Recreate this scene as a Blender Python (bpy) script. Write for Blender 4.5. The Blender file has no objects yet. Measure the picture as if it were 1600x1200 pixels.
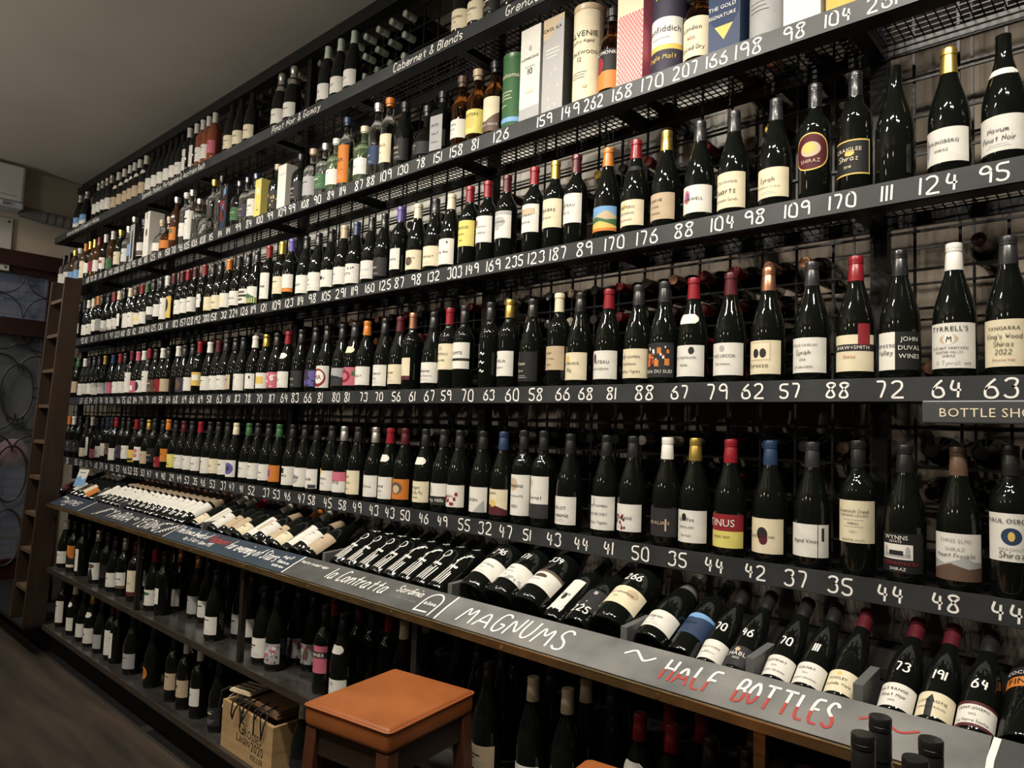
import bpy, math, random, re
from mathutils import Vector, Matrix
R = math.radians
random.seed(7)
SC = bpy.context.scene
COL = SC.collection
EYE = 1.5

# ---------------------------------------------------------------- camera, world, lamps, exposure
cd = bpy.data.cameras.new('camera'); cam = bpy.data.objects.new('camera', cd); COL.objects.link(cam)
cd.sensor_width = 36; cd.sensor_fit = 'HORIZONTAL'; cd.lens = 1109/1600*36; cd.clip_start = .05
_r = ((0.74063208, -0.02058994, -0.67159524), (0.67100406, 0.07457493, 0.73769379), (0.0348951, -0.99700283, 0.06904851))
cam.matrix_world = Matrix(((_r[0][0], -_r[0][1], -_r[0][2], 0), (_r[1][0], -_r[1][1], -_r[1][2], 0),
                           (_r[2][0], -_r[2][1], -_r[2][2], EYE), (0, 0, 0, 1)))
SC.camera = cam
w = bpy.data.worlds.new('room_air'); SC.world = w; w.use_nodes = True
w.node_tree.nodes['Background'].inputs[0].default_value = (1, .93, .84, 1)
w.node_tree.nodes['Background'].inputs[1].default_value = .007
SC.view_settings.view_transform = 'Standard'; SC.view_settings.look = 'None'
SC.view_settings.gamma = 1; SC.view_settings.use_curve_mapping = False
SC.view_settings.exposure = 0.0

def lamp(name, loc, target, energy, size=.05, angle=110, blend=.6, color=(1, .86, .68)):
    d = bpy.data.lights.new(name, 'SPOT'); d.energy = energy; d.color = color
    d.spot_size = R(angle); d.spot_blend = blend; d.shadow_soft_size = size
    o = bpy.data.objects.new(name, d); COL.objects.link(o); o.location = loc
    o.rotation_euler = (Vector(target)-Vector(loc)).to_track_quat('-Z', 'Y').to_euler()
    return o
# ceiling track: clusters of small spots aimed at the bottle wall, the near ones hung close to it
WARM = (1, .92, .80)
for k, (x, y, e) in enumerate(((.40, .42, 40), (-.55, .50, 44), (-1.70, -.10, 58), (-2.85, -.15, 50), (-4.0, -.15, 42), (-5.15, -.15, 34), (-6.3, -.15, 28))):
    for j in (-1, 0, 1):
        lamp('ceiling_spot', (x+.17*j, y+.05*j, 3.42), (x-.1+.17*j, 1.75, 1.7), e, .022, 84, .7, WARM)
for k in range(5):
    x = .1-1.45*k
    lamp('ceiling_spot', (x, .55, 3.45), (x, 1.70, 1.2), (26, 84, 52, 30, 18)[k], .025, 78, .7, WARM)
# unseen fill points added behind the camera to lift the ceiling and ambient
for x, y, z, e in ((-5.2, -2.4, 3.0, 20), (-2.6, -2.5, 3.0, 26), (-.2, -2.5, 2.9, 12)):
    d = bpy.data.lights.new('room_fill', 'POINT'); d.energy = e; d.color = (1, .87, .70); d.shadow_soft_size = .12
    o = bpy.data.objects.new('room_fill', d); COL.objects.link(o); o.location = (x, y, z)
# upward fill spots with no fixture, added to brighten the ceiling
for x, e in ((-5.6, 84), (-3.0, 84)):
    lamp('ceiling_fill', (x, -1.5, 2.2), (x, -.6, 3.56), e, .15, 150, 1, (1, .93, .84))
# daylight in the lane outside the glazed door
dl = bpy.data.lights.new('door_daylight', 'AREA'); dl.energy = 24; dl.color = (.55, .72, 1); dl.shape = 'RECTANGLE'; dl.size = 1.2; dl.size_y = 2.2
do = bpy.data.objects.new('door_daylight', dl); COL.objects.link(do); do.location = (-8.0, .2, 3.3); do.rotation_euler = (R(12), R(-38), 0)

# ---------------------------------------------------------------- materials
MATS = {}
def mat(name, col, rough=.5, metal=0, spec=.5, noise=None, scale=8, bump=0, trans=0, coat=0, stretch=None, ior=1.45, emit=0):
    if name in MATS: return MATS[name]
    m = bpy.data.materials.new(name); m.use_nodes = True; MATS[name] = m
    nt = m.node_tree; b = nt.nodes['Principled BSDF']
    b.inputs['Base Color'].default_value = (*col, 1); b.inputs['Roughness'].default_value = rough
    b.inputs['Metallic'].default_value = metal; b.inputs['Specular IOR Level'].default_value = spec
    b.inputs['Transmission Weight'].default_value = trans; b.inputs['IOR'].default_value = ior
    b.inputs['Coat Weight'].default_value = coat
    if emit:
        b.inputs['Emission Color'].default_value = (*col, 1); b.inputs['Emission Strength'].default_value = emit
    if noise or bump:
        tc = nt.nodes.new('ShaderNodeTexCoord'); mp = nt.nodes.new('ShaderNodeMapping')
        nz = nt.nodes.new('ShaderNodeTexNoise'); nz.inputs['Scale'].default_value = scale; nz.inputs['Detail'].default_value = 6
        nt.links.new(tc.outputs['Object'], mp.inputs[0]); nt.links.new(mp.outputs[0], nz.inputs[0])
        if stretch: mp.inputs['Scale'].default_value = stretch
        if noise:
            rp = nt.nodes.new('ShaderNodeValToRGB'); rp.color_ramp.elements[0].position = .32; rp.color_ramp.elements[1].position = .7
            rp.color_ramp.elements[0].color = (*col, 1); rp.color_ramp.elements[1].color = (*noise, 1)
            nt.links.new(nz.outputs['Fac'], rp.inputs[0]); nt.links.new(rp.outputs[0], b.inputs['Base Color'])
        if bump:
            bp = nt.nodes.new('ShaderNodeBump'); bp.inputs['Strength'].default_value = bump; bp.inputs['Distance'].default_value = .01
            nt.links.new(nz.outputs['Fac'], bp.inputs['Height']); nt.links.new(bp.outputs[0], b.inputs['Normal'])
    return m
PAL = dict(k=(.012, .012, .012), g=(.022, .022, .024), s=(.62, .60, .56), r=(.21, .010, .017), m=(.070, .008, .013), o=(.52, .17, .025),
           y=(.60, .42, .10), w=(.66, .645, .59), p=(.10, .08, .28), b=(.018, .036, .085), c=(.66, .59, .42), q=(.55, .27, .16), e=(.035, .11, .04),
           l=(.52, .62, .52), d=(.10, .06, .04), f=(.48, .12, .17), t=(.46, .36, .24), u=(.16, .32, .56), h=(.34, .34, .34), v=(.62, .55, .15), i=(.035, .03, .05))
WORDS = dict(k='black', g='dark grey', s='silver', r='red', m='maroon', o='orange', y='gold', w='white', p='purple', b='blue', c='cream', q='copper',
             e='green', l='pale green', d='brown', f='pink', t='tan', u='sky blue', h='grey', v='yellow', i='dark plum', n='bare')
def ink(c): return mat('ink_'+WORDS[c].replace(' ', '_'), PAL[c], .6)
def paper(c): return mat('paper_'+WORDS[c].replace(' ', '_'), PAL[c], .62, spec=.3, noise=tuple(v*.88 for v in PAL[c]), scale=30)
def foil(c):
    if c in 'syq': return mat('foil_'+WORDS[c], PAL[c], .32, .85)
    return mat('foil_'+WORDS[c].replace(' ', '_'), PAL[c], .33, .0, .5, coat=.2)
GLASS = dict(k=mat('dark_wine_glass', (.004, .005, .004), .045, 0, .55),
             g=mat('green_black_glass', (.006, .010, .005), .05, 0, .55),
             c=mat('clear_glass', (.93, .96, .95), .02, trans=1, ior=1.42),
             a=mat('amber_spirit_glass', (.50, .17, .035), .02, trans=1, ior=1.4),
             d=mat('brown_glass', (.05, .02, .008), .05, 0, .5),
             v=mat('green_tinted_glass', (.55, .75, .45), .03, trans=.95, ior=1.4),
             r=mat('rose_wine_glass', (.45, .13, .07), .05, trans=.6, ior=1.4))
STEEL = mat('black_painted_steel', (.012, .012, .013), .42, 0, .5)
WIRE = mat('black_wire', (.010, .010, .011), .45)
SLATE = mat('rail_chalkboard', (.017, .019, .021), .45, noise=(.034, .036, .038), scale=9, stretch=(1, 1, 1))
CHALK = mat('chalk_white', (.82, .81, .76), .85, noise=(.66, .65, .62), scale=60)
CHALKR = mat('chalk_red', (.36, .055, .05), .85)
CHALKF = mat('chalk_faded', (.22, .22, .21), .85, noise=(.12, .12, .12), scale=40)
DARKWOOD = mat('dark_stained_wood', (.035, .022, .014), .45, noise=(.065, .042, .026), scale=5, stretch=(1, 14, 14), bump=.1)

# ---------------------------------------------------------------- mesh helpers
class MB:
    def __init__(s): s.v = []; s.f = []; s.m = []
    def add(s, vs, fs, mi=0):
        n = len(s.v); s.v += [tuple(p) for p in vs]; s.f += [tuple(n+i for i in f) for f in fs]; s.m += [mi]*len(fs)
    def box(s, lo, hi, mi=0, M=None):
        x0, y0, z0 = lo; x1, y1, z1 = hi
        vs = [(x0, y0, z0), (x1, y0, z0), (x1, y1, z0), (x0, y1, z0), (x0, y0, z1), (x1, y0, z1), (x1, y1, z1), (x0, y1, z1)]
        if M: vs = [M @ Vector(v) for v in vs]
        s.add(vs, [(0, 3, 2, 1), (4, 5, 6, 7), (0, 1, 5, 4), (1, 2, 6, 5), (2, 3, 7, 6), (3, 0, 4, 7)], mi)
    def lathe(s, prof, seg=20, mi=0, sq=0):
        n = len(prof); vs = []
        for i in range(seg):
            a = 2*math.pi*i/seg
            k = 1 if not sq else 1/((abs(math.cos(a))**sq+abs(math.sin(a))**sq)**(1/sq))
            for r, z in prof: 
                kk = k if r > .022 else 1
                vs.append((r*kk*math.sin(a), -r*kk*math.cos(a), z))
        fs = []
        for i in range(seg):
            j = (i+1) % seg
            for q in range(n-1):
                fs.append((i*n+q, j*n+q, j*n+q+1, i*n+q+1))
        s.add(vs, fs, mi)
    def tube(s, pts, r, seg=8, mi=0, closed=False):
        pts = [Vector(p) for p in pts]; n = len(pts); rings = []
        for i, p in enumerate(pts):
            a = pts[(i-1) % n] if (closed or i) else p; b = pts[(i+1) % n] if (closed or i < n-1) else p
            t = (b-a).normalized(); u = t.orthogonal().normalized() if i == 0 else (u-t*u.dot(t)).normalized(); w_ = t.cross(u)
            rr = r[i] if isinstance(r, (list, tuple)) else r
            rings.append([p+(u*math.cos(2*math.pi*k/seg)+w_*math.sin(2*math.pi*k/seg))*rr for k in range(seg)])
        vs = [v for g in rings for v in g]; fs = []
        for i in range(n if closed else n-1):
            j = (i+1) % n
            for k in range(seg):
                l = (k+1) % seg
                fs.append((i*seg+k, i*seg+l, j*seg+l, j*seg+k))
        if not closed: fs += [tuple(range(seg))[::-1], tuple((n-1)*seg+k for k in range(seg))]
        s.add(vs, fs, mi)
    def mesh(s, name, mats, smooth=False):
        me = bpy.data.meshes.new(name); me.from_pydata(s.v, [], s.f)
        for m in mats: me.materials.append(m)
        me.polygons.foreach_set('material_index', s.m)
        if smooth:
            me.polygons.foreach_set('use_smooth', [True]*len(me.polygons)); me.set_sharp_from_angle(angle=R(38))
        me.update(); return me
def link(name, me, parent=None, loc=None, rot=None):
    o = bpy.data.objects.new(name, me); COL.objects.link(o)
    if parent is not None: o.parent = parent
    if loc is not None: o.location = loc
    if rot is not None: o.rotation_euler = rot
    return o
def obj(name, mb, mats, parent=None, smooth=False, bevel=0):
    if not isinstance(mats, (list, tuple)): mats = [mats]
    o = link(name, mb.mesh(name, mats, smooth), parent)
    if bevel:
        b = o.modifiers.new('soft_edges', 'BEVEL'); b.width = bevel; b.segments = 2; b.limit_method = 'ANGLE'
    return o
def tag(o, label, cat, group=None):
    o['label'] = label; o['category'] = cat
    if group: o['group'] = group
    return o
def thing(name, label, cat, loc=(0, 0, 0), rot=(0, 0, 0), group=None):
    o = bpy.data.objects.new(name, None); COL.objects.link(o); o.location = loc; o.rotation_euler = rot; o.empty_display_size = .05
    return tag(o, label, cat, group)
def struct(name, mb, m, parent=None, smooth=False, bevel=0):
    o = obj(name, mb, m, parent, smooth, bevel)
    if parent is None: o['kind'] = 'structure'
    return o
def boxm(*bs):
    m = MB()
    for lo, hi in bs: m.box(lo, hi)
    return m
ONES = 'zero one two three four five six seven eight nine ten eleven twelve thirteen fourteen fifteen sixteen seventeen eighteen nineteen'.split()
TENS = 'x x twenty thirty forty fifty sixty seventy eighty ninety'.split()
def words(n):
    if n < 20: return ONES[n]
    if n < 100: return TENS[n//10]+('-'+ONES[n % 10] if n % 10 else '')
    return ONES[n//100]+('-hundred' if n % 100 == 0 else '-oh-'+ONES[n % 100] if n % 100 < 10 else '-'+words(n % 100))
ORD = 'first second third fourth fifth sixth seventh eighth ninth tenth eleventh twelfth thirteenth fourteenth fifteenth sixteenth seventeenth eighteenth nineteenth'.split()
def nth(k):
    if k <= 19: return ORD[k-1]
    t, o = divmod(k, 10)
    return TENS[t][:-1]+'ieth' if o == 0 else TENS[t]+'-'+ORD[o-1]

# ---------------------------------------------------------------- lettering
HAND = dict(l.split('=') for l in '''0=39 18 15 13 32 52 54 57 49 29
1=39 32
2=18 29 49 58 56 34 12 32 62
3=18 29 49 58 46 36 46 55 53 42 22 13
4=29 15 55;48 42
5=59 19 16 36 55 53 42 22 13
6=49 27 15 13 22 42 53 54 46 26 15
7=19 59 32
8=58 49 29 18 27 45 53 42 22 13 25 47 58
9=57 49 29 17 26 46 57 52
A=02 39 62;14 54
B=12 19 49 58 46 16;46 55 53 42 12
C=58 49 29 17 14 22 42 53
D=12 19 39 57 54 32 12
E=59 19 12 52;16 46
F=59 19 12;16 46
G=58 49 29 17 14 22 42 54 55 35
H=19 12;59 52;16 56
I=39 32
J=49 44 32 12
K=19 12;59 15 52
L=19 12 52
M=02 19 34 59 62
N=12 19 52 59
O=39 17 14 32 54 57 39
P=12 19 49 57 45 15
Q=39 17 14 32 54 57 39;44 62
R=12 19 49 57 45 15;35 52
S=58 49 29 17 26 45 53 42 22 13
T=09 69;39 32
U=19 14 32 54 59
V=09 32 69
W=09 22 37 42 69
X=19 52;59 12
Y=09 36 69;36 32
Z=19 59 12 52
a=55 46 26 14 13 22 42 54;56 53 62
b=19 12;15 36 46 54 53 42 22 13
c=55 46 26 14 13 22 42 53
d=55 46 26 14 13 22 42 54;59 52
e=14 54 55 46 26 14 13 22 42 53
f=59 49 37 32;16 56
g=55 46 26 14 13 22 42 54;56 51 40 20
h=19 12;14 36 46 55 52
i=36 32;38 39
j=46 41 30 10;48 49
k=19 12;56 14 52
l=39 33 42
m=16 12;14 26 35 32;34 46 55 52
n=16 12;14 36 46 55 52
o=36 15 13 32 53 55 36
p=16 10;15 36 46 54 53 42 22 13
q=55 46 26 14 13 22 42 54;56 50
r=16 12;14 36 46
s=55 46 26 15 34 53 42 22
t=38 33 42;16 56
u=16 13 22 32 54;56 52
v=16 32 56
w=06 22 35 42 66
x=16 52;56 12
y=16 33;56 31 10
z=16 56 12 52
&=62 27 28 39 48 47 14 13 22 42 64
,=32 20
.=32 33
'=39 37
-=15 45
+=15 55;37 33
:=33 34;36 37
~=05 27 36 45 54 76'''.split('\n'))
def hand_strokes(text, h, cond=1.0, slant=0.0, jit=.0):
    """single-line handwriting: list of polylines in metres with the baseline at 0, and the width"""
    s = h/7; x = 0; out = []
    for ch in text:
        if ch == ' ': x += 3.4*s*cond; continue
        g = HAND.get(ch)
        if g is None: x += 4*s*cond; continue
        st = [[(int(p[0]), int(p[1])-2) for p in q.split()] for q in g.split(';')]
        x0 = min(p[0] for q in st for p in q); x1 = max(p[0] for q in st for p in q)
        dy = random.uniform(-jit, jit)*h
        for q in st:
            pl = [(x+(p[0]-x0)*s*cond+p[1]*s*slant, p[1]*s+dy) for p in q]
            for _ in range(2):
                if len(pl) > 2:
                    n = [pl[0]]
                    for a, b in zip(pl, pl[1:]):
                        n += [(a[0]*.75+b[0]*.25, a[1]*.75+b[1]*.25), (a[0]*.25+b[0]*.75, a[1]*.25+b[1]*.75)]
                    pl = n+[pl[-1]]
            out.append(pl)
        x += (x1-x0+2.0)*s*cond
    return out, max(x-2*s*cond, 0)
def ribbon(pl, wd):
    n = len(pl); L = []; Rr = []
    for i, p in enumerate(pl):
        a = pl[max(i-1, 0)]; b = pl[min(i+1, n-1)]
        dx, dy = b[0]-a[0], b[1]-a[1]; d = math.hypot(dx, dy) or 1
        L.append((p[0]-dy/d*wd/2, p[1]+dx/d*wd/2)); Rr.append((p[0]+dy/d*wd/2, p[1]-dx/d*wd/2))
    return L+Rr, [(i, n+i, n+i+1, i+1) for i in range(n-1)]
_GL = {}
def glyph(ch):
    if ch not in _GL:
        cu = bpy.data.curves.new('glyph', 'FONT'); cu.body = ch; cu.size = 1; cu.resolution_u = 2
        o = bpy.data.objects.new('glyph', cu); COL.objects.link(o)
        me = bpy.data.meshes.new_from_object(o.evaluated_get(bpy.context.evaluated_depsgraph_get()))
        vs = [(v.co.x, v.co.y) for v in me.vertices]; fs = [tuple(p.vertices) for p in me.polygons]
        wd = max([v[0] for v in vs], default=.25)
        _GL[ch] = (vs, fs, wd)
        bpy.data.objects.remove(o); bpy.data.meshes.remove(me); bpy.data.curves.remove(cu)
    return _GL[ch]
def print_text(text, h, space=1.0):
    """printed lettering: list of (verts2d, faces), and the width"""
    x = 0; out = []; s = h/.72
    for ch in text:
        if ch == ' ': x += .3*s; continue
        vs, fs, wd = glyph(ch)
        out.append(([(x+v[0]*s, v[1]*s) for v in vs], fs)); x += (wd+.07*space)*s
    return out, x
for _c in "ABCDEFGHIJKLMNOPQRSTUVWXYZabcdefghijklmnopqrstuvwxyz0123456789'&+.-": glyph(_c)

# ---------------------------------------------------------------- bottle shapes: (profile, height, capsule start, body radius)
SHAPES = {
 'B': ([(0, .006), (.030, .001), (.038, .002), (.0415, .009), (.0415, .122), (.0405, .142), (.0365, .165), (.0295, .190), (.0225, .213), (.0172, .234), (.0150, .252), (.0145, .290), (0, .291)], .296, .236, .0415),
 'X': ([(0, .006), (.028, .001), (.035, .002), (.0380, .008), (.0380, .178), (.0370, .191), (.0325, .205), (.0245, .217), (.0182, .227), (.0155, .240), (.0145, .256), (.0143, .296), (0, .297)], .303, .242, .0380),
 'N': ([(0, .008), (.032, .001), (.041, .002), (.0445, .010), (.0445, .120), (.0430, .145), (.0375, .175), (.0290, .205), (.0220, .228), (.0175, .255), (.0155, .290), (0, .300)], .306, .205, .0445),
 'H': ([(0, .005), (.023, .001), (.029, .002), (.0318, .008), (.0318, .104), (.0310, .121), (.0280, .143), (.0230, .165), (.0175, .184), (.0148, .202), (.0142, .250), (0, .252)], .257, .200, .0318),
 'G': ([(0, .008), (.040, .001), (.050, .003), (.0545, .011), (.0545, .150), (.0530, .178), (.0470, .208), (.0370, .240), (.0270, .268), (.0200, .292), (.0170, .312), (.0160, .352), (0, .354)], .360, .298, .0545),
 'c': ([(0, .004), (.036, .001), (.042, .003), (.0440, .010), (.0440, .140), (.0425, .157), (.0350, .174), (.0240, .184), (.0170, .192), (.0155, .202), (.0155, .236), (0, .237)], .262, .232, .0440),
 'k': ([(0, .004), (.030, .001), (.035, .003), (.0370, .010), (.0370, .205), (.0355, .222), (.0270, .240), (.0180, .252), (.0150, .266), (.0148, .318), (0, .319)], .332, .296, .0370),
 'w': ([(0, .004), (.033, .001), (.038, .003), (.0400, .010), (.0400, .152), (.0385, .172), (.0310, .190), (.0210, .204), (.0170, .216), (.0160, .232), (.0160, .275), (0, .276)], .286, .245, .0400),
 'q': ([(0, .004), (.033, .001), (.0365, .003), (.0375, .009), (.0375, .160), (.0360, .172), (.0280, .184), (.0190, .192), (.0160, .204), (.0155, .248), (0, .249)], .258, .215, .0375),
 'o': ([(0, .004), (.038, .001), (.050, .003), (.0540, .014), (.0550, .060), (.0520, .095), (.0430, .122), (.0280, .142), (.0180, .152), (.0160, .165), (.0160, .215), (0, .216)], .240, .198, .0550),
}
SHAPEWORD = dict(B='slope-shouldered', X='square-shouldered', N='sparkling', H='half', G='magnum')
def rad_at(sh, z):
    p = SHAPES[sh][0]
    for (r0, z0), (r1, z1) in zip(p[2:], p[3:]):
        if z0 <= z <= z1: return r0+(r1-r0)*((z-z0)/(z1-z0) if z1 > z0 else 0)
    return p[4][0]
_MESH = {}
def glass_mesh(sh, g, far):
    k = (sh, g, far)
    if k not in _MESH:
        m = MB(); prof = SHAPES[sh][0]
        m.lathe(prof, 14 if far else 26, 0, 7 if sh == 'q' else 0)
        _MESH[k] = m.mesh('bottle_glass', [GLASS[g]], True)
    return _MESH[k]
def cap_mesh(sh, c, far):
    """lower case: screw cap with a ring groove; upper case: foil or wax over a cork with a lip"""
    k = ('cap', sh, c, far)
    if k in _MESH: return _MESH[k]
    H, zc = SHAPES[sh][1:3]; e = .0009; m = MB()
    lo = max(rad_at(sh, zc), .0145)+e
    if sh in 'cowqk':
        t = .0205 if c.isupper() else .0175
        prof = [(lo, zc), (.0168, zc+.006), (.0168, H-.026), (t, H-.0255), (t, H-.001), (t-.001, H), (0, H)]
    elif sh == 'N':
        prof = [(lo, zc), (.0205, zc+.03), (.0180, .258), (.0172, .268), (.0195, .273), (.0200, .290), (.0180, .300), (.0120, .306), (0, .307)]
    elif c.isupper():
        prof = [(lo, zc), (lo-.0006, zc+.012), (.0153, H-.018), (.0168, H-.0165), (.0168, H-.004), (.0158, H-.001), (.0135, H), (0, H)]
    else:
        prof = [(lo, zc), (lo-.0003, zc+.010), (.0158, H-.022), (.0152, H-.021), (.0152, H-.0195), (.0160, H-.0185), (.0160, H-.0125), (.0155, H-.012), (.0160, H-.0115), (.0160, H-.002), (.0150, H), (0, H+.0003)]
    m.lathe(prof, 14 if far else 24)
    _MESH[k] = m.mesh('capsule', [foil(c.lower())], True)
    return _MESH[k]
ZR = {'B': dict(S=(.028, .104), L=(.018, .080), T=(.022, .118), H=(.045, .123), M=(.022, .106)),
      'X': dict(S=(.042, .126), L=(.022, .100), T=(.030, .160), H=(.074, .168), M=(.055, .130)),
      'N': dict(S=(.030, .105), L=(.02, .08), T=(.03, .12), H=(.05, .12), M=(.03, .09)),
      'H': dict(S=(.020, .082), L=(.015, .065), T=(.02, .10), H=(.04, .1), M=(.010, .064)),
      'G': dict(S=(.040, .135), L=(.03, .10), T=(.04, .16), H=(.08, .15), M=(.05, .12)),
      'c': dict(S=(.030, .120), L=(.02, .09), T=(.02, .135), H=(.07, .13), M=(.04, .11)),
      'k': dict(S=(.050, .170), L=(.03, .12), T=(.03, .20), H=(.13, .20), M=(.06, .14)),
      'w': dict(S=(.035, .125), L=(.02, .09), T=(.02, .145), H=(.06, .14), M=(.04, .11)),
      'q': dict(S=(.030, .140), L=(.02, .09), T=(.02, .155), H=(.06, .15), M=(.04, .12)),
      'o': dict(S=(.028, .088), L=(.02, .07), T=(.02, .09), H=(.04, .09), M=(.03, .08))}
HALF = {'a': 74, 'n': 34, 'm': 52, 'v': 66}
def label_parts(mp, z0, z1, U, lines, pc, seed, plain=False, oval=False):
    """a printed label on the surface mp(u,z,off); u in metres along the surface, +-U wide; returns (MB, materials)"""
    rnd = random.Random(seed); m = MB(); mats = [paper(pc)]
    def mi(c):
        x = ink(c)
        if x not in mats: mats.append(x)
        return mats.index(x)
    hh = z1-z0
    def strip(us, lo, up, c, off):
        n = len(us); m.add([mp(u, z, off) for u, z in zip(us, lo)]+[mp(u, z, off) for u, z in zip(us, up)], [(i, i+1, n+i+1, n+i) for i in range(n-1)], c)
    def rect(u0, v0, u1, v1, c, off=.0007):
        n = max(1, int(abs(u1-u0)*U/.004)); us = [(u0+(u1-u0)*i/n)*U for i in range(n+1)]
        strip(us, [z0+v0*hh]*(n+1), [z0+v1*hh]*(n+1), c, off)
    def put(text, u, z, h, c, hand=False, wd=None):
        if hand:
            st, w_ = hand_strokes(text, h, .8, .12)
            if w_ > 1.35*U: h *= 1.35*U/w_; st, w_ = hand_strokes(text, h, .8, .12)
            for pl in st:
                vs, fs = ribbon(pl, h*.10); m.add([mp(u+x-w_/2, z+y, .0019) for x, y in vs], fs, mi(c))
        else:
            gl, w_ = print_text(text, h)
            if w_ > 1.8*U: gl, w_ = print_text(text, h*1.8*U/w_)
            for vs, fs in gl: m.add([mp(u+x-w_/2, z+y, .0019) for x, y in vs], fs, mi(c))
    if oval:
        for k, c, o_ in ((1, mats and mi('y'), .0004), (.93, 0, .0005)):
            us = [-U*k*math.cos(math.pi*i/24) for i in range(25)]; dz = [hh/2*k*math.sin(math.pi*i/24)**.75 for i in range(25)]
            strip(us, [(z0+z1)/2-d for d in dz], [(z0+z1)/2+d for d in dz], c, o_)
    else: rect(-1, 0, 1, 1, 0, .0004)
    dark = pc in 'kgbpimde'
    tc = 'c' if dark else 'k'
    if plain: return m, mats
    txt = [l for l in lines if l and l[0] != '#']; art = [l for l in lines if l and l[0] == '#']
    for a in art:
        q = a[1:].split(',')
        if q[0] == 'r': rect(*map(float, q[1:5]), mi(q[5]), .0006+.00018*art.index(a))
        elif q[0] == 'e':
            u, v, ru, rv = map(float, q[1:5]); n = 16
            us = [(u+ru*math.cos(math.pi*(1-i/n)))*U for i in range(n+1)]
            dz = [rv*hh*math.sin(math.pi*i/n) for i in range(n+1)]; zc = z0+v*hh
            strip(us, [zc-d for d in dz], [zc+d for d in dz], mi(q[5]), .0006+.00018*art.index(a))
        elif q[0] == 'm':
            c = mi(q[1]); pts = list(map(float, q[2:])); us = []; up = []
            prs = list(zip(pts[::2], pts[1::2]))
            for (a0, b0), (a1, b1) in zip(prs, prs[1:]):
                for i in range(9): us.append((a0+(a1-a0)*i/9)*U); up.append(z0+(b0+(b1-b0)*i/9)*hh)
            us.append(prs[-1][0]*U); up.append(z0+prs[-1][1]*hh)
            strip(us, [z0]*len(us), up, c, .0006+.00018*art.index(a))
        elif q[0] == 'g':                                             # regular check: #g,colour,across,up,u0,v0,u1,v1
            nu, nv = int(q[2]), int(q[3]); u0, v0, u1, v1 = map(float, q[4:8]); c = mi(q[1])
            for i in range(nu):
                for j in range(nv):
                    a0 = u0+(u1-u0)*(i+.5*(j % 2))/nu; b0 = v0+(v1-v0)*j/nv; da = (u1-u0)/nu*.86; db = (v1-v0)/nv*1.5
                    m.add([mp((a0)*U, z0+(b0+db/2)*hh, .0008), mp((a0+da/2)*U, z0+b0*hh, .0008), mp((a0+da)*U, z0+(b0+db/2)*hh, .0008), mp((a0+da/2)*U, z0+(b0+db)*hh, .0008)], [(0, 1, 2, 3)], c)
        elif q[0] == 'b':                                             # scattered blots: #b,colour,n,u0,v0,u1,v1,size
            n = int(q[2]); u0, v0, u1, v1, sz = map(float, q[3:8])
            for _ in range(n):
                u = rnd.uniform(u0, u1); v = rnd.uniform(v0, v1); k = sz*rnd.uniform(.5, 1.2); rect(u-k, v-k*.8, u+k, v+k*.8, mi(q[1]), .0010+rnd.random()*.0003)
        elif q[0] in 'ts': put(q[5], float(q[1])*U, z0+float(q[2])*hh, float(q[3])*hh, q[4], q[0] == 's')
    if txt:
        n = len(txt); lead = .84/max(n, 3.4); v = .5+lead*(n-1)/2-.02 if n > 1 else .5
        for i, t in enumerate(txt):
            hand = t[0] == '~'; c = tc
            if hand: t = t[1:]
            if len(t) > 2 and t[1] == ':' and t[0] in PAL: c, t = t[0], t[2:]
            h = lead*hh*(.62 if hand else .46 if i == 0 else .30)
            w_ = hand_strokes(t, h, .8)[1] if hand else print_text(t, h)[1]
            h = min(h, h*1.25*U/max(w_, 1e-6)); put(t, -.08*U, z0+(v-i*lead)*hh-h/2, h, c, hand)
        if n <= 2 and not art:
            for i in range(2): rect(-.5+.1*i, .12+.06*i, .35-.1*i, .135+.06*i, mi('h'))
    elif not art:
        st = rnd.randrange(5); c = mi('h'); c2 = mi(tc)
        y = rnd.uniform(.66, .8)
        if st == 0: rect(-.5, y, .35, y+.05, c2)
        elif st == 1: rect(-.32, y, .22, y+.05, c2); rect(-.14, y-.2, .06, y-.1, c)
        elif st == 2: rect(-.16, y-.1, .08, y+.06, c)
        elif st == 3: rect(-.6, y+.02, .5, y+.035, c); rect(-.4, y-.14, .3, y-.07, c2)
        else: rect(-.65, y-.25, -.1, y-.2, c2); rect(-.65, y-.12, .2, y-.06, c2)
        for i in range(rnd.randrange(2, 4)):
            k = rnd.uniform(.25, .6); b = rnd.uniform(-.15, .05); rect(b-k, .12+.09*i, b+k, .135+.09*i, c)
    return m, mats
def cyl_map(r, sq=0):
    def f(u, z, off):
        a = u/r
        k = 1 if not sq else 1/((abs(math.cos(a))**sq+abs(math.sin(a))**sq)**(1/sq))
        rr = r*k+off
        return (rr*math.sin(a), -rr*math.cos(a), z)
    return f
def bottle_label(sh, code, lines, seed):
    """code: colour, size letter, optional width letter"""
    key = ('lab', sh, code, tuple(lines), seed if not lines else 0)
    if key in _MESH: return _MESH[key]
    r = SHAPES[sh][3]; z0, z1 = ZR[sh][code[1]]; half = HALF[code[2] if len(code) > 2 else 'a']
    if sh == 'q': half = 40
    mp = cyl_map(r, 7 if sh == 'q' else 0)
    m, mats = label_parts(mp, z0, z1, R(half)*r, lines, code[0], seed, False, code[2:] == 'v')
    _MESH[key] = m.mesh('front_label', mats, False)
    return _MESH[key]
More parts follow.
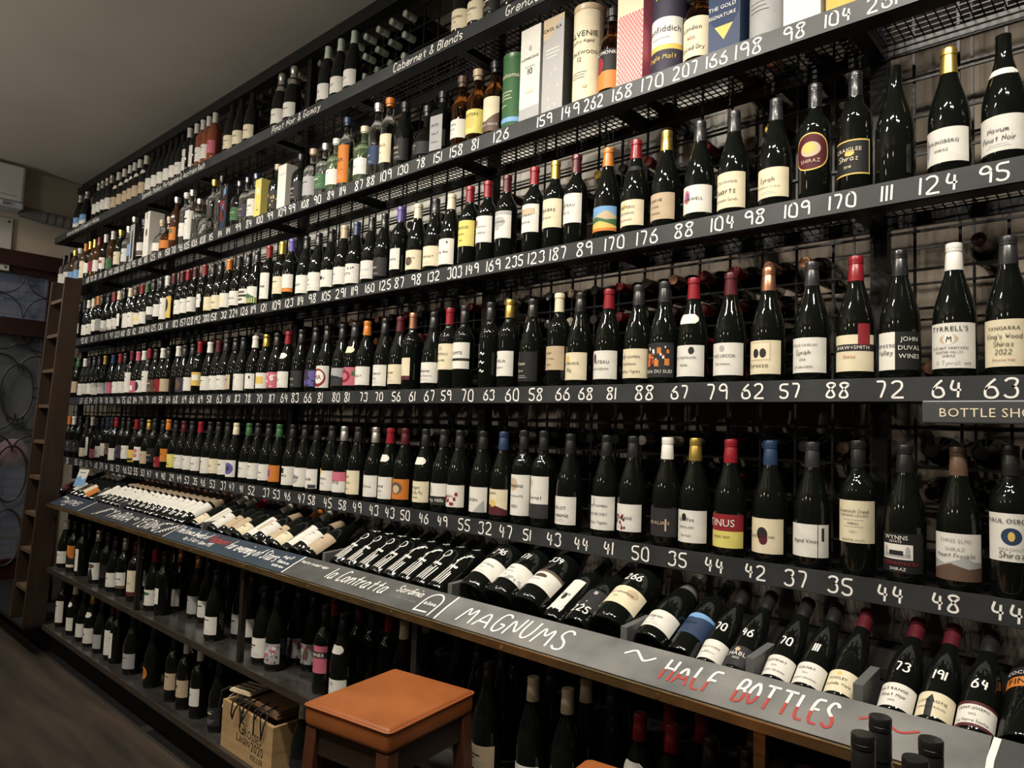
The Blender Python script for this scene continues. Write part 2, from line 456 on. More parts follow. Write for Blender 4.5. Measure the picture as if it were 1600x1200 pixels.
def neck_label(sh, c, za, zb, half=55):
    key = ('neck', sh, c, za, zb)
    if key not in _MESH:
        m = MB(); n = 8; nz = 4; vs = []
        for j in range(nz+1):
            z = za+(zb-za)*j/nz; r = rad_at(sh, z)+.0007
            hw = R(half)*math.sqrt(max(0, 1-((j/nz-.5)*1.5)**2))
            for i in range(n+1): a = -hw+2*hw*i/n; vs.append((r*math.sin(a), -r*math.cos(a), z))
        m.add(vs, [(j*(n+1)+i, j*(n+1)+i+1, (j+1)*(n+1)+i+1, (j+1)*(n+1)+i) for j in range(nz) for i in range(n)])
        _MESH[key] = m.mesh('neck_label', [paper(c)], True)
    return _MESH[key]
USED = {}
def bottle(name, label, cat, group, loc, sh, cap, lab, lines=(), glass='k', rot=(0, 0, 0), far=False, seed=0, extra=()):
    o = link(name, glass_mesh(sh, glass, far), None, loc, rot)
    tag(o, label, cat, group)
    if cap != 'n': link('screw_cap' if cap.islower() and sh not in 'Ncowq' else ('stopper' if sh in 'cowq' else 'capsule'), cap_mesh(sh, cap, far), o)
    if lab != '-': link('front_label', bottle_label(sh, lab, lines, seed), o)
    for e in extra:                                                   # n:colour = neck label, c:text = chalk price on the glass, k:colour = collar
        if e[0] == 'n': link('neck_label', neck_label(sh, e[2], .165, .192), o)
        elif e[0] == 'k': link('neck_label', neck_label(sh, e[2], .196, .210, 80), o)
        elif e[0] == 'w':                                             # tissue paper wrapped round the shoulder
            mb = MB(); zs = [.182+.056*i/6 for i in range(7)]; mb.lathe([(rad_at(sh, z)+(.0006, .0010, .002, .003, .003, .0026, .003)[i], z) for i, z in enumerate(zs)], 20); obj('paper_wrap', mb, mat('brown_tissue', (.24, .18, .12), .8), o, True)
        elif e[0] == 'a':                                             # white drawing straight on the glass: a ring, a stem and upright lines
            mb = MB(); r = SHAPES[sh][3]; rn = random.Random(seed)
            pl = [[(.013*math.cos(t*math.pi/8), .158+.017*math.sin(t*math.pi/8)) for t in range(17)]] if e[1] == 'o' else [[(.004*i+rn.uniform(-.006, .006), .140+.006*i), (.005*i+rn.uniform(-.006, .006), .147+.006*i)] for i in range(-2, 6) for _ in range(2)]
            pl += [[(x, .018), (x+rn.uniform(-.002, .002), .085+rn.uniform(-.02, .025))] for x in (-.022, -.013, -.005, .004, .012, .02)]
            pl += [[(0, .14), (.002, .09)]] + [[(x+p[0]-.016, .098+p[1]) for p in q] for q in hand_strokes('Orma', .014, .8, .2)[0] for x in (0,)]
            for q in pl:
                vs, fs = ribbon(q, .0034); mb.add([((rad_at(sh, z)+.0012)*math.sin(x/r), -(rad_at(sh, z)+.0012)*math.cos(x/r), z) for x, z in vs], fs)
            obj('white_drawing', mb, CHALK, o)
        elif e[0] == 'c':
            r = SHAPES[sh][3]; za = float(e[1:].split(':')[0] or 0); t = e.split(':')[1]
            mb = MB(); h = .021 if sh == 'H' else .024
            st, w_ = hand_strokes(t, h, .8, .1)
            for pl in st:
                vs, fs = ribbon(pl, h*.15); mb.add([(lambda rr, a, z: (rr*math.sin(a), -rr*math.cos(a), z))(rad_at(sh, za+y)+.0012, (x-w_/2)/r, za+y) for x, y in vs], fs)
            obj('chalk_price', mb, CHALK, o)
    return o
def colourword(code): return WORDS[code[0]]
def capword(cap): return 'bare-necked' if cap == 'n' else WORDS[cap.lower()]+('-capped' if cap.islower() else '-foiled')
def parse(rows):
    """rows of: place shape[glass] cap label[size] [text|text ...] [!extra,...] [=what it looks like]"""
    out = []
    for l in rows.strip().split('\n'):
        l = l.strip()
        if not l: continue
        desc = None; ex = []
        if '=' in l: l, desc = l.split('=', 1)
        if '!' in l: l, e = l.split('!', 1); ex = e.strip().split(';')
        q = l.strip().split(None, 4)
        out.append((q[0], q[1], q[2], q[3], [t for t in q[4].split('|')] if len(q) > 4 else [], ex, desc))
    return out
# ---------------------------------------------------------------- the room
XW, XE, YB, YF, ZC = -7.02, 1.6, 2.30, -3.2, 3.56
CREAMWALL = mat('cream_painted_wall', (.50, .45, .36), .7, noise=(.44, .39, .31), scale=3)
struct('floor', boxm(((XW-2.6, YF, -.1), (XE, YB, 0))), mat('dark_worn_floorboards', (.024, .019, .015), .5, noise=(.060, .044, .030), scale=2.2, bump=.15, stretch=(.6, 5, 1)))
struct('ceiling', boxm(((XW-.1, YF, ZC), (XE, YB, ZC+.1))), mat('grey_brown_ceiling', (.60, .56, .50), .8, noise=(.53, .49, .44), scale=1.2))
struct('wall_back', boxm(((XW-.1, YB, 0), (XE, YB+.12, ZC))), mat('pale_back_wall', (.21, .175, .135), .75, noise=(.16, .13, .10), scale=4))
struct('bright_wall_1', boxm(((-6.95, YB-.012, 2.45), (-1.10, YB, 2.93))), mat('spotlit_wall_white', (.78, .76, .70), .7, noise=(.68, .66, .60), scale=4))  # spotlit stretch of wall, put in as a whiter sheet behind the spirits
struct('wall_right', boxm(((XE, YF, 0), (XE+.1, YB, ZC))), mat('grey_side_wall', (.16, .14, .12), .8))
struct('wall_front', boxm(((XW, YF-.1, 0), (XE, YF, ZC))), mat('grey_side_wall', (.16, .14, .12), .8))
# left wall with a glazed doorway: opening y .55..1.95, z 0..2.87
struct('wall_left', boxm(((XW-.14, 1.95, 0), (XW, YB, ZC)), ((XW-.14, YF, 0), (XW, .30, ZC)), ((XW-.14, .30, 2.87), (XW, 1.95, ZC))), CREAMWALL)
RED = mat('oxblood_stained_wood', (.034, .012, .009), .4, noise=(.020, .008, .006), scale=4, stretch=(8, 8, 1))
dm = MB()
dm.box((XW-.12, 1.83, 0), (XW+.03, 1.95, 2.87)); dm.box((XW-.12, .30, 0), (XW+.03, .42, 2.87)); dm.box((XW-.12, .42, 2.74), (XW+.03, 1.83, 2.87))
d1 = struct('door_1', dm, RED)
IRON = mat('wrought_iron', (.030, .026, .024), .5)
def dpart(name, mb, m, sm=False): return obj(name, mb, m, d1, sm)
dpart('transom_rail', boxm(((XW-.1, .42, 2.17), (XW+.02, 1.83, 2.31))), RED)
dpart('transom_frame', boxm(((XW-.09, 1.76, 2.31), (XW, 1.83, 2.74)), ((XW-.09, .42, 2.69), (XW, 1.76, 2.74)), ((XW-.09, 1.06, 2.31), (XW, 1.15, 2.69))), RED)
dpart('door_stile', boxm(((XW-.09, 1.76, 0), (XW, 1.83, 2.17))), RED)
dpart('door_stile', boxm(((XW-.09, 1.02, 0), (XW, 1.12, 2.17))), RED)
dpart('kick_panel', boxm(((XW-.08, 1.12, .02), (XW-.02, 1.76, .32))), RED)
PANE = mat('door_pane_glass', (.75, .8, .85), .02); PANE.node_tree.nodes['Principled BSDF'].inputs['Alpha'].default_value = .10
dpart('transom_pane', boxm(((XW-.055, .42, 2.31), (XW-.05, 1.76, 2.69))), PANE)
dpart('door_pane', boxm(((XW-.055, 1.12, .32), (XW-.05, 1.76, 2.17))), PANE)
dpart('door_pane', boxm(((XW-.055, .42, .02), (XW-.05, 1.02, 2.17))), PANE)
def arc(cy, cz, ry, rz, a0, a1, n=18, x=XW-.015): return [(x, cy+ry*math.cos(R(a0+(a1-a0)*i/n)), cz+rz*math.sin(R(a0+(a1-a0)*i/n))) for i in range(n+1)]
sm = MB()                                                            # curved iron in the transom: four quarter arcs meeting as a star
for cy, cz, a in ((1.46, 2.69, 180), (1.76, 2.69, 180), (1.46, 2.31, 90), (1.76, 2.31, 90)):
    pass
for (cy, cz, a0, a1) in ((1.44, 2.70, 270, 360), (1.76, 2.70, 180, 270), (1.44, 2.32, 0, 90), (1.76, 2.32, 90, 180)):
    sm.tube(arc(cy, cz, .155, .185, a0, a1, 14), .006, 6)
for (cy, cz, a0, a1) in ((1.12, 2.70, 270, 360), (1.44, 2.70, 180, 270), (1.12, 2.32, 0, 90), (1.44, 2.32, 90, 180)):
    sm.tube(arc(cy, cz, .155, .185, a0, a1, 14), .006, 6)
dpart('transom_scrollwork', sm, IRON, True)
sm = MB()                                                            # ovals, small rings and crossing curves over the door glass
for cz in (1.70, 1.02, .50):
    sm.tube(arc(1.60, cz, .115, .23, 0, 360, 36)[:-1], .0085, 8, closed=True)
    sm.tube(arc(1.32, cz, .115, .23, 0, 360, 36)[:-1], .0085, 8, closed=True)
    sm.tube(arc(1.46, cz, .028, .045, 0, 360, 18)[:-1], .007, 6, closed=True); sm.tube(arc(1.74, cz, .028, .045, 0, 360, 18)[:-1], .007, 6, closed=True)
for cz in (2.03, 1.36):
    for cy in (1.46, 1.74):
        sm.tube(arc(cy, cz+.16, .14, .14, 180, 360, 16), .008, 6); sm.tube(arc(cy, cz-.16, .14, .14, 0, 180, 16), .008, 6)
    sm.tube(arc(1.60, cz+.14, .06, .07, 180, 360, 12), .007, 6)
dpart('door_scrollwork', sm, IRON, True)
# what shows through the glass: a dim blue-grey brick front, its dark window, a chair with a pink cushion
br = mat('blue_grey_painted_brick', (.10, .125, .22), .8)
nt = br.node_tree; bk = nt.nodes.new('ShaderNodeTexBrick'); bk.inputs['Scale'].default_value = 1.0
bk.inputs['Color1'].default_value = (.13, .16, .27, 1); bk.inputs['Color2'].default_value = (.10, .12, .20, 1); bk.inputs['Mortar'].default_value = (.045, .05, .075, 1)
bk.inputs['Brick Width'].default_value = .23; bk.inputs['Row Height'].default_value = .085; bk.inputs['Mortar Size'].default_value = .008
tc = nt.nodes.new('ShaderNodeTexCoord'); sx = nt.nodes.new('ShaderNodeSeparateXYZ'); cx = nt.nodes.new('ShaderNodeCombineXYZ')
nt.links.new(tc.outputs['Object'], sx.inputs[0]); nt.links.new(sx.outputs['Y'], cx.inputs['X']); nt.links.new(sx.outputs['Z'], cx.inputs['Y'])
nt.links.new(cx.outputs[0], bk.inputs['Vector']); nt.links.new(bk.outputs[0], nt.nodes['Principled BSDF'].inputs['Base Color'])
struct('wall_outside', boxm(((XW-1.95, .0, 0), (XW-1.80, 1.62, 3.2)), ((XW-1.95, 2.3, 0), (XW-1.80, 3.0, 3.2)), ((XW-1.95, 1.62, 2.35), (XW-1.80, 2.3, 3.2)), ((XW-1.95, 1.62, 0), (XW-1.80, 2.3, .95))), br)
struct('window_1', boxm(((XW-1.92, 1.62, .95), (XW-1.88, 2.3, 2.35))), mat('dark_window_glass', (.01, .012, .015), .06))
ch = thing('outdoor_chair', 'dark metal chair standing outside the glazed door', 'chair', (XW-.62, 1.70, 0))
obj('seat', boxm(((-.2, -.2, .42), (.2, .2, .45))), IRON, ch)
for a in (-.18, .18):
    for b in (-.18, .18): obj('leg', boxm(((a-.012, b-.012, 0), (a+.012, b+.012, .42))), IRON, ch)
bm_ = MB(); bm_.tube([(.19, -.19, .44), (.19, -.19, 1.04), (.19, .19, 1.04), (.19, .19, .44)], .011, 8); obj('back_frame', bm_, IRON, ch, True)
cu = MB()
n = 14
for i in range(n+1):
    pass
prof = [(0, -.10)]+[(.125*math.cos(a)**.6, .10*math.sin(a)) for a in [R(-80+16*i) for i in range(11)]]+[(0, .10)]
cu.lathe(prof, 24)
co = obj('cushion', cu, mat('dusty_pink_cloth', (.42, .20, .18), .9, noise=(.33, .14, .13), scale=6), None, True)
co.rotation_euler = (0, R(90), 0); tag(co, 'rounded dusty pink cushion propped on the chair beyond the door ironwork', 'cushion')
co.location = (XW-.43, 1.70, 1.05+.125)
# air conditioner, pipes and blank panel on the left wall
WHITEP = mat('white_plastic', (.55, .55, .53), .4)
ac = thing('air_conditioner', 'white wall-mounted air conditioner above the glazed door', 'air conditioner', (XW, 1.04, 3.17))
obj('body', boxm(((0, -.45, .06), (.21, .45, .36))), WHITEP, ac, bevel=.02)
obj('air_vent', boxm(((.03, -.45, 0), (.235, .45, .055))), mat('pale_grey_plastic', (.42, .46, .52), .3), ac, bevel=.018)
v = MB(); v.tube([(.236, .3, .03), (.236, .34, .03)], .014, 10); obj('indicator', v, mat('grey_plastic', (.2, .2, .22), .3), ac, True)
obj('slot', boxm(((.2105, .28, .10), (.2115, .40, .106))), mat('grey_plastic', (.2, .2, .22), .3), ac)
pi = thing('wrapped_pipe', 'grey lagged pipe running along the cream wall from the air conditioner', 'pipe', (XW+.055, 1.5, 3.2))
p = MB(); p.tube([(0, 0, 0), (0, .14, -.012), (0, .45, -.025)], .047, 14); obj('lagging', p, mat('grey_lagging', (.16, .16, .155), .75, bump=.3, scale=20), pi, True)
for yy in (.15, .21, .27, .33, .39):
    q = MB(); q.tube([(0, yy, -.012-.03*(yy-.14)), (0, yy+.035, -.014-.03*(yy-.14))], .0525, 14); obj('tape_band', q, mat('grey_tape', (.20, .20, .195), .6), pi, True)
pn = thing('access_panel', 'blank white panel screwed to the wall under the air conditioner', 'panel', (XW, 1.05, 2.9))
obj('cover', boxm(((.002, -.42, -.21), (.02, .42, .23))), mat('off_white_panel', (.50, .48, .43), .5), pn, bevel=.004)
for a, b in ((.39, .2), (.39, -.18)):
    s_ = MB(); s_.tube([(.0195, a, b), (.0235, a, b)], .009, 10); obj('screw', s_, mat('dull_screw', (.08, .07, .06), .4, .7), pn, True)

# ---------------------------------------------------------------- steel shelving
ZR_RAIL = [2.975, 2.539, 2.090, 1.650, 1.211]; YR = 1.7; YD = 1.95; XL, XR = -6.70, .75
SHN = ['top', 'second', 'third', 'fourth', 'fifth']
fr = thing('steel_shelf_frame', 'black steel uprights and top bar carrying the whole bottle wall', 'shelf frame', (0, YD, 0))
UPX = (-6.66, -5.02, -3.32, -1.93, -.52, .72)
for x in UPX: obj('upright', boxm(((x-.02, -.0, 1.0), (x+.02, .04, 3.5))), STEEL, fr)
obj('top_bar', boxm(((XW+.02, -.03, 3.462), (XR, .03, 3.515))), STEEL, fr)
obj('top_bar', boxm(((XW+.02, .0, 3.515), (XR, .02, ZC))), STEEL, fr)
gr = thing('wire_bottle_grid', 'black wire grid behind the shelves that holds the laid bottles', 'wire grid', (0, 0, 0))
for y, nm in ((2.010, 'front_grid'), (2.190, 'rear_grid')):
    m = MB(); xs = -6.95; r = .0032; st = .1 if nm == 'front_grid' else .3
    while xs < XR: m.box((xs-r, y-r, 1.215), (xs+r, y+r, 3.46)); xs += st
    z = 1.25
    while z < 3.46: m.box((-6.97, y-2*r-r, z-r), (XR, y-2*r+r, z+r)); z += .1
    obj(nm, m, WIRE, gr)
RAILS = []
for i, zt in enumerate(ZR_RAIL):
    z = zt-.004
    s = thing('wire_shelf', ['black wire shelf carrying the topmost row of wine under the ceiling', 'black wire shelf carrying the spirits and boxed whisky', 'black wire shelf of wine priced from eighty-seven up, under the spirits',
              'black wire shelf of wine at eye level with the shop sign below', 'lowest black wire shelf of wine just above the sloped display'][i], 'shelf', (0, 0, z))
    m = MB(); r = .0014; xs = XL+.01
    while xs < XR: m.box((xs-r, YR+.006, -.004), (xs+r, YD-.001, -.0012)); xs += .0215
    y = YR+.012
    while y < YD: m.box((XL, y-r, -.003), (XR, y+r, 0)); y += .0245
    obj('wire_deck', m, WIRE, s)
    fm = MB(); fm.box((XL, YD-.012, -.04), (XR, YD-.001, -.0045)); obj('rear_rail', fm, STEEL, s)
    for x in UPX[1:] + (-2.6, -1.22, -4.2, -5.85):
        obj('bracket', boxm(((x-.018, YR+.01, -.034), (x+.018, YD-.001, -.006))), STEEL, s)
    rail = obj('price_rail', boxm(((XL, YR, -.048), (XR, YR+.006, .004))), SLATE, s)
    if i == 0: obj('end_plate', boxm(((XL, YR+.006, -.048), (XL+.006, YD, .004))), SLATE, s)
    obj('lower_lip', boxm(((XL, YR+.006, -.05), (XR, YR+.055, -.044))), STEEL, s)
    RAILS.append((s, rail))
def chalk_on_rail(i, items, height=.0365):
    """items: (x, text)"""
    xs = [x for x, _ in items]
    for k, (x, t) in enumerate(items):
        gap = min([abs(x-o) for j, o in enumerate(xs) if j != k] or [.2])
        h = height*random.uniform(.9, 1.08); st, w_ = hand_strokes(t, h, 1, .06, .02)
        cond = max(min(1, .80*gap/w_) if w_ > 0 else 1, .45)
        st, w_ = hand_strokes(t, h, cond, .06, .02); m = MB()
        for pl in st:
            vs, fs = ribbon(pl, .0045); m.add([(x+a-w_/2, YR-.0009, -.022-h/2+b) for a, b in vs], fs)
        obj('chalk_price', m, CHALK, RAILS[i][1])
def chalk_words(i, x0, x1, t, h=.034):
    st, w_ = hand_strokes(t, h, 1, .18); cond = (x1-x0)/w_
    st, w_ = hand_strokes(t, h, cond, .18*min(1, cond)); m = MB()
    for pl in st:
        vs, fs = ribbon(pl, .0040); m.add([(x0+a, YR-.0009, -.036+b) for a, b in vs], fs)
    obj('chalk_words', m, CHALK, RAILS[i][1])
# ---------------------------------------------------------------- what stands on the shelves, one line per bottle, from the far wall to the near end
# place, shape (and glass), capsule, label colour+size, printed lines
ROWS = {}
ROWS[0] = """
-6.308 B s uS #m,w,-1,.2,-.3,.5,.2,.3,1,.55
-6.156 B s uS #m,w,-1,.2,-.3,.5,.2,.3,1,.55
-5.881 X s wM
-5.798 X s wM
-5.704 X s wM
-5.612 X s wS
-5.483 B W tS !n:w
-5.372 B W tS !n:w
-5.263 B W tS !n:w
-5.181 B W tS !n:w
-5.089 B W tS !n:w
-4.978 B W tS !n:w
-4.859 B n wS
-4.765 B n wS
-4.674 B n wS
-4.575 B n wS
-4.488 B n wS
-4.404 B n wS
-4.304 X W wTn
-4.207 X W wTn
-4.113 Xr W wS
-4.054 Xr W wS
-3.973 Xr W fM
-3.763 B n cS MOONEN|NOIR
-3.660 B n cS MOONEN|NOIR
-3.539 B n cS MOONEN|NOIR
-3.250 N S wS MESSON|brut
-3.134 N S wS MESSON|brut
-2.831 B l wS RAPP
-2.727 B l wS RAPP
-2.623 B l wS RAPP
-1.912 B n cS CANGORBA|shiraz
-1.820 B n cS CANGORBA|shiraz
-1.738 B n kS
-1.691 B n kS
"""
ROWS[1] = """
-6.586 wc K wS
-6.455 wc K wS
-6.327 wd Y uM
-6.204 wc W uM
-6.069 Xd O cT
-5.967 Xk Y wM #e,0,.5,.9,.55,w
-5.868 Xd Y rM
-5.771 Xd R wS
-5.637 Xk W wS #r,-.6,.5,.6,.75,r
-5.494 Xd W eL
-5.345 wg Y cS
-5.201 wc S wS
-5.097 kc S uM
-4.952 wa B wS #r,-.8,.05,.8,.4,d
-4.678 oc T wM
-4.569 oa T oM
-4.417 kd S oM #e,.3,.7,.3,.2,e
-4.280 kc W wM
-4.200 kc S wT
-4.098 cc S -
-4.015 oc S -
-3.926 kc Y -
-3.824 kc K -
-3.638 cc G eM WILDLAND|gin
-3.546 cc K iM SANDBAR|plum gin
-3.444 cc B wS BLAND|GIN
-3.231 cg T gS #b,y,14,-.7,.1,.7,.8,.06
-3.017 ck K kS TWIN|CLUB
-2.911 cc T hS
-2.809 cc S eM
-2.722 cv W wM
-2.633 kc B oT OVER|RIVER #r,-1,0,1,.45,p
-2.510 cv C wM PINOT
-2.410 kc S bM GIN
-2.332 kc O cS r:WORLD|r:GIN
-2.233 wk K kS MAC|c:BLOCK
-2.111 ok K gM KNOB|CREEK|9
-2.002 qk K hT JACK|No.7|WHISKEY
-1.893 wa D wM TOWN|BRANCH|rye
-1.822 wa T vS #e,0,.5,.8,.46,v|#e,0,.5,.35,.3,y|#t,0,.72,.12,k,MASTERS
-1.728 wa K cT #m,d,-1,.4,0,.3,1,.55|#t,0,.16,.14,w,BUFFALO TRACE
-1.231 wa K kT #r,-1,0,1,.45,o|#e,-.3,.62,.35,.22,r|#t,0,.86,.09,w,PEATMONK
-0.929 ca K cT London|r:RED|~Spiced Dry
"""
ROWS[2] = """
-6.343 X k wS
-6.234 X o wS
-6.097 X k wM
-5.907 B W wS
-5.809 B C wS
-5.699 X O wS
-5.619 X k hS
-5.502 B k wS
-5.388 B R wS
-5.290 B C wS
-5.194 X k wSn
-5.090 B C wT
-5.000 B d wT
-4.890 B R cS #r,-1,.35,1,.55,v
-4.804 B E wS
-4.690 X k wS #r,-1,0,1,.4,k|INO
-4.580 X k wM
-4.483 X W wT
-4.389 X M yTm #e,0,.6,.5,.3,k
-4.271 X M wS
-4.191 X R wS
-4.097 X M wS
-3.973 X R wMn
-3.877 B g cS #m,y,-1,.9,-.5,.7,-.7,.3,.2,.1
-3.784 B k cS ~Fransen
-3.687 B O wS #e,0,.45,.5,.3,c
-3.579 B G wS DAVIRON
-3.475 B k wS #r,-.7,.7,.5,.85,d|#r,-.4,.45,.8,.6,k|#r,-.8,.2,.3,.35,d
-3.388 B g wM #m,e,-1,.4,0,.6,1,.3|#m,v,-1,.2,1,.35
-3.260 X R wT ~Lienne
-3.137 X Y cS
-3.049 X P wS #r,-1,0,1,.22,o
-2.925 B k wM ~Calyn
-2.823 B k wM O|estate
-2.720 B k wS #r,-.8,.5,-.4,.75,k|#r,-.3,.45,.1,.65,k|CARANE
-2.621 B T wS APS|red
-2.531 B B wM #b,k,6,-.6,.7,.6,.8,.05|ALTTA
-2.422 B k wS TIPPLES #e,-.6,.4,.12,.14,r
-2.336 B k gS ~Sanc
-2.228 X P wSm ~Estella
-2.126 B C cS Mas de Daumas|#e,0,.42,.32,.22,d|Rouge
-2.024 B g cS ~Rontesaat
-1.935 B C wT #r,-.5,.7,-.42,.85,k|#e,.5,.85,.06,.05,k|~Clos du Jau
-1.833 X R vH MARQUIS|St-Julien|2016
-1.743 X R wH #e,-.3,.75,.12,.14,r|~Chateau Beaumont|HAUT MEDOC
-1.650 X M wH #r,-1,.86,1,.98,h|#e,0,.6,.55,.2,h|CHASSE-SPLEEN|2016
-1.526 X R wH #r,-.6,.62,.7,.85,t|HAUT-BART|MARGAUX
-1.436 X Y cH #e,-.6,.5,.25,.3,h|FERRIERE|margaux
-1.350 X M wH #e,-.4,.6,.2,.22,h|CHATEAU|NELYS
-1.231 B O uS #m,t,-1,.55,-.4,.6,.4,.82,1,.6|#m,e,-1,.45,-.3,.6,.4,.45,1,.5|#m,y,-1,.3,0,.4,1,.2|#r,-1,0,1,.12,o
-1.131 B R cS #e,-.2,.75,.14,.13,y|CHATEAU|MONT-REDON|Chateauneuf !k:k
-1.029 B y tS DARVIE|CUVEE|CHINON
-0.924 B g wS #e,-.4,.6,.2,.25,f|#e,-.35,.62,.08,.12,p|DARWELL
-0.824 B g cT COTES FRANCE|~Quartz|~Montagne Syrah
-0.711 B g cS ~Syrah|NORTHSIDE #r,.7,.1,.72,.9,y
-0.612 X k mHv #m,m,0,0,0,0|#e,0,.56,.55,.2,t|#e,-.1,.6,.35,.14,y|#t,0,.2,.1,t,SHIRAZ =oval maroon label with a gold beast
-0.518 X k kS CRAIGLEE|#e,0,.62,.22,.08,y|~Shiraz|2018|#r,-.95,.02,-.9,.98,y|#r,.9,.02,.95,.98,y|#r,-.95,.96,.95,1,y|#r,-.95,0,.95,.04,y =gold-edged black label
-0.433 B n - =pale lilac motif printed on glass
-0.325 B Y wS #e,-.75,.5,.16,.3,h|#r,-.76,.1,-.74,.9,k|YERINGBERG|SHIRAZ
-0.224 B n wS ~Novum|~Pinot Noir !k:w
"""
ROWS[3] = """
-6.172 X e tS
-6.037 X e tS
-5.891 B W wM
-5.792 B k wS
-5.696 B g wS
-5.589 B g wM
-5.472 B Y wS
-5.321 B B uS #r,.3,0,1,1,f
-5.189 B R wS
-5.095 B k wS
-4.971 X M wT
-4.872 B F fS #r,-.7,.2,.5,.6,w
-4.776 B W wS #e,0,.5,.4,.4,k
-4.683 X R wT
-4.592 B g dS
-4.485 B W rS FARNE
-4.399 B k tS
-4.262 B W -
-4.174 B g iM #e,0,.5,.5,.4,d
-4.071 B g wS
-3.972 X R yM #r,0,.4,.8,.8,w
-3.853 B W wS
-3.753 B M wS
-3.664 B g wS
-3.557 B k tSn
-3.480 B k wM
-3.354 B W wS #e,.5,.75,.1,.1,k
-3.245 B y wS #r,-.9,.3,.6,.75,y
-3.141 B k fS #b,w,24,-.9,.1,.9,.9,.08
-3.041 B R wS ~Tul !n:w
-2.923 B k gS MORELL
-2.805 B k iS #b,p,10,-.9,.1,.9,.9,.2
-2.713 B k wT #e,0,.45,.75,.42,r|#e,.05,.48,.55,.30,w|#t,0,.38,.22,r,MA =egg-shaped white label with a red heart
-2.596 B k hS #m,g,-1,.4,-.2,.6,1,.45|LOS OUMES
-2.507 B g fS #e,-.1,.5,.6,.35,r|#e,-.1,.5,.35,.2,f|#b,e,8,-.9,.6,.9,.95,.1 !n:c
-2.421 B o wS #r,-.6,.7,-.45,.85,b|HENELLY
-2.301 B k wM ~Chanterot|ROUGE
-2.199 B M cS ~Goyon|e:Nuits
-2.129 X Q cSn #r,-1,0,1,.18,m
-2.006 B k wS ~Amboise|~Grande Reserve
-1.908 X R cH #e,-.1,.82,.2,.1,t|CHATEAU|MEAUME
-1.844 X k wH COMTE|de Brane|#r,-1,.30,1,.40,k
-1.707 X k - !c.05:~;c.08:~;c.11:~ =white brush marks on glass
-1.617 X y wS #r,-.5,.7,-.35,.85,k|CAPELIA|Sauvignon
-1.517 B k kT Franc|Black =all-black label
-1.402 X C tM oyer|Yarra Valley|Merlot
-1.322 B k cM #e,-.2,.75,.14,.14,y|MAS-BRUGUE|~Pic
-1.215 B R wM #e,-.4,.75,.12,.15,m|CHATEAU|MONT-REDON
-1.110 B g cM #r,-.45,.6,-.35,.85,h|SAINT DAMIEN|GIGONDAS|~Vieilles Vignes
-1.027 B g gT #b,o,9,-.7,.35,.7,.8,.12|#b,r,5,-.7,.3,.7,.7,.1|#b,w,8,-.8,.5,.8,.9,.06|#t,0,.12,.13,w,TERRA DU SUD
-0.935 B R wM #e,.3,.82,.15,.12,k|CLOS NAPOLEON|FIXIN !n:w
-0.828 B M wM #e,-.1,.82,.14,.1,h|YVES LECCIA|Patrimonio
-0.726 B q cM #r,-.6,.4,.5,.95,t|#r,-.55,.43,.45,.92,c|#e,-.2,.62,.15,.14,k|#e,.15,.62,.15,.14,k|#t,-.1,.2,.13,k,Syrocco
-0.618 B g wM ESTELLE CASILLAS|~Syrah|2020|LES GRAVIERS
-0.517 B r cM #r,-1,.55,1,.74,k|#t,0,.60,.10,w,SHAW+SMITH|#t,-.1,.36,.09,o,Shiraz|#r,.25,.72,.75,1.3,r
-0.424 B k kM #r,-1,0,-.05,1,w|#t,.5,.75,.12,w,JOHN|#t,.5,.52,.12,w,DUVAL|#t,.5,.3,.12,w,WINES|#s,-.5,.6,.13,k,Barossa|#s,-.5,.4,.13,k,Valley =half white half black label
-0.318 B w wT #e,-.05,.64,.34,.11,t|#e,-.05,.64,.2,.13,w|#m,w,0,0,0,0|#s,-.05,.58,.14,k,M|#t,-.05,.82,.11,k,TYRRELL'S|#t,-.05,.42,.055,k,OLD HUT VINEYARD|#t,-.05,.33,.05,k,HUNTER VALLEY|#t,-.05,.25,.05,k,SHIRAZ|#s,-.1,.08,.09,h,R. Tyrrell|#t,.6,.08,.05,k,2020
-0.221 B g cT YANGARRA|~King's Wood|~Shiraz|~2022|r:McLaren Vale
"""
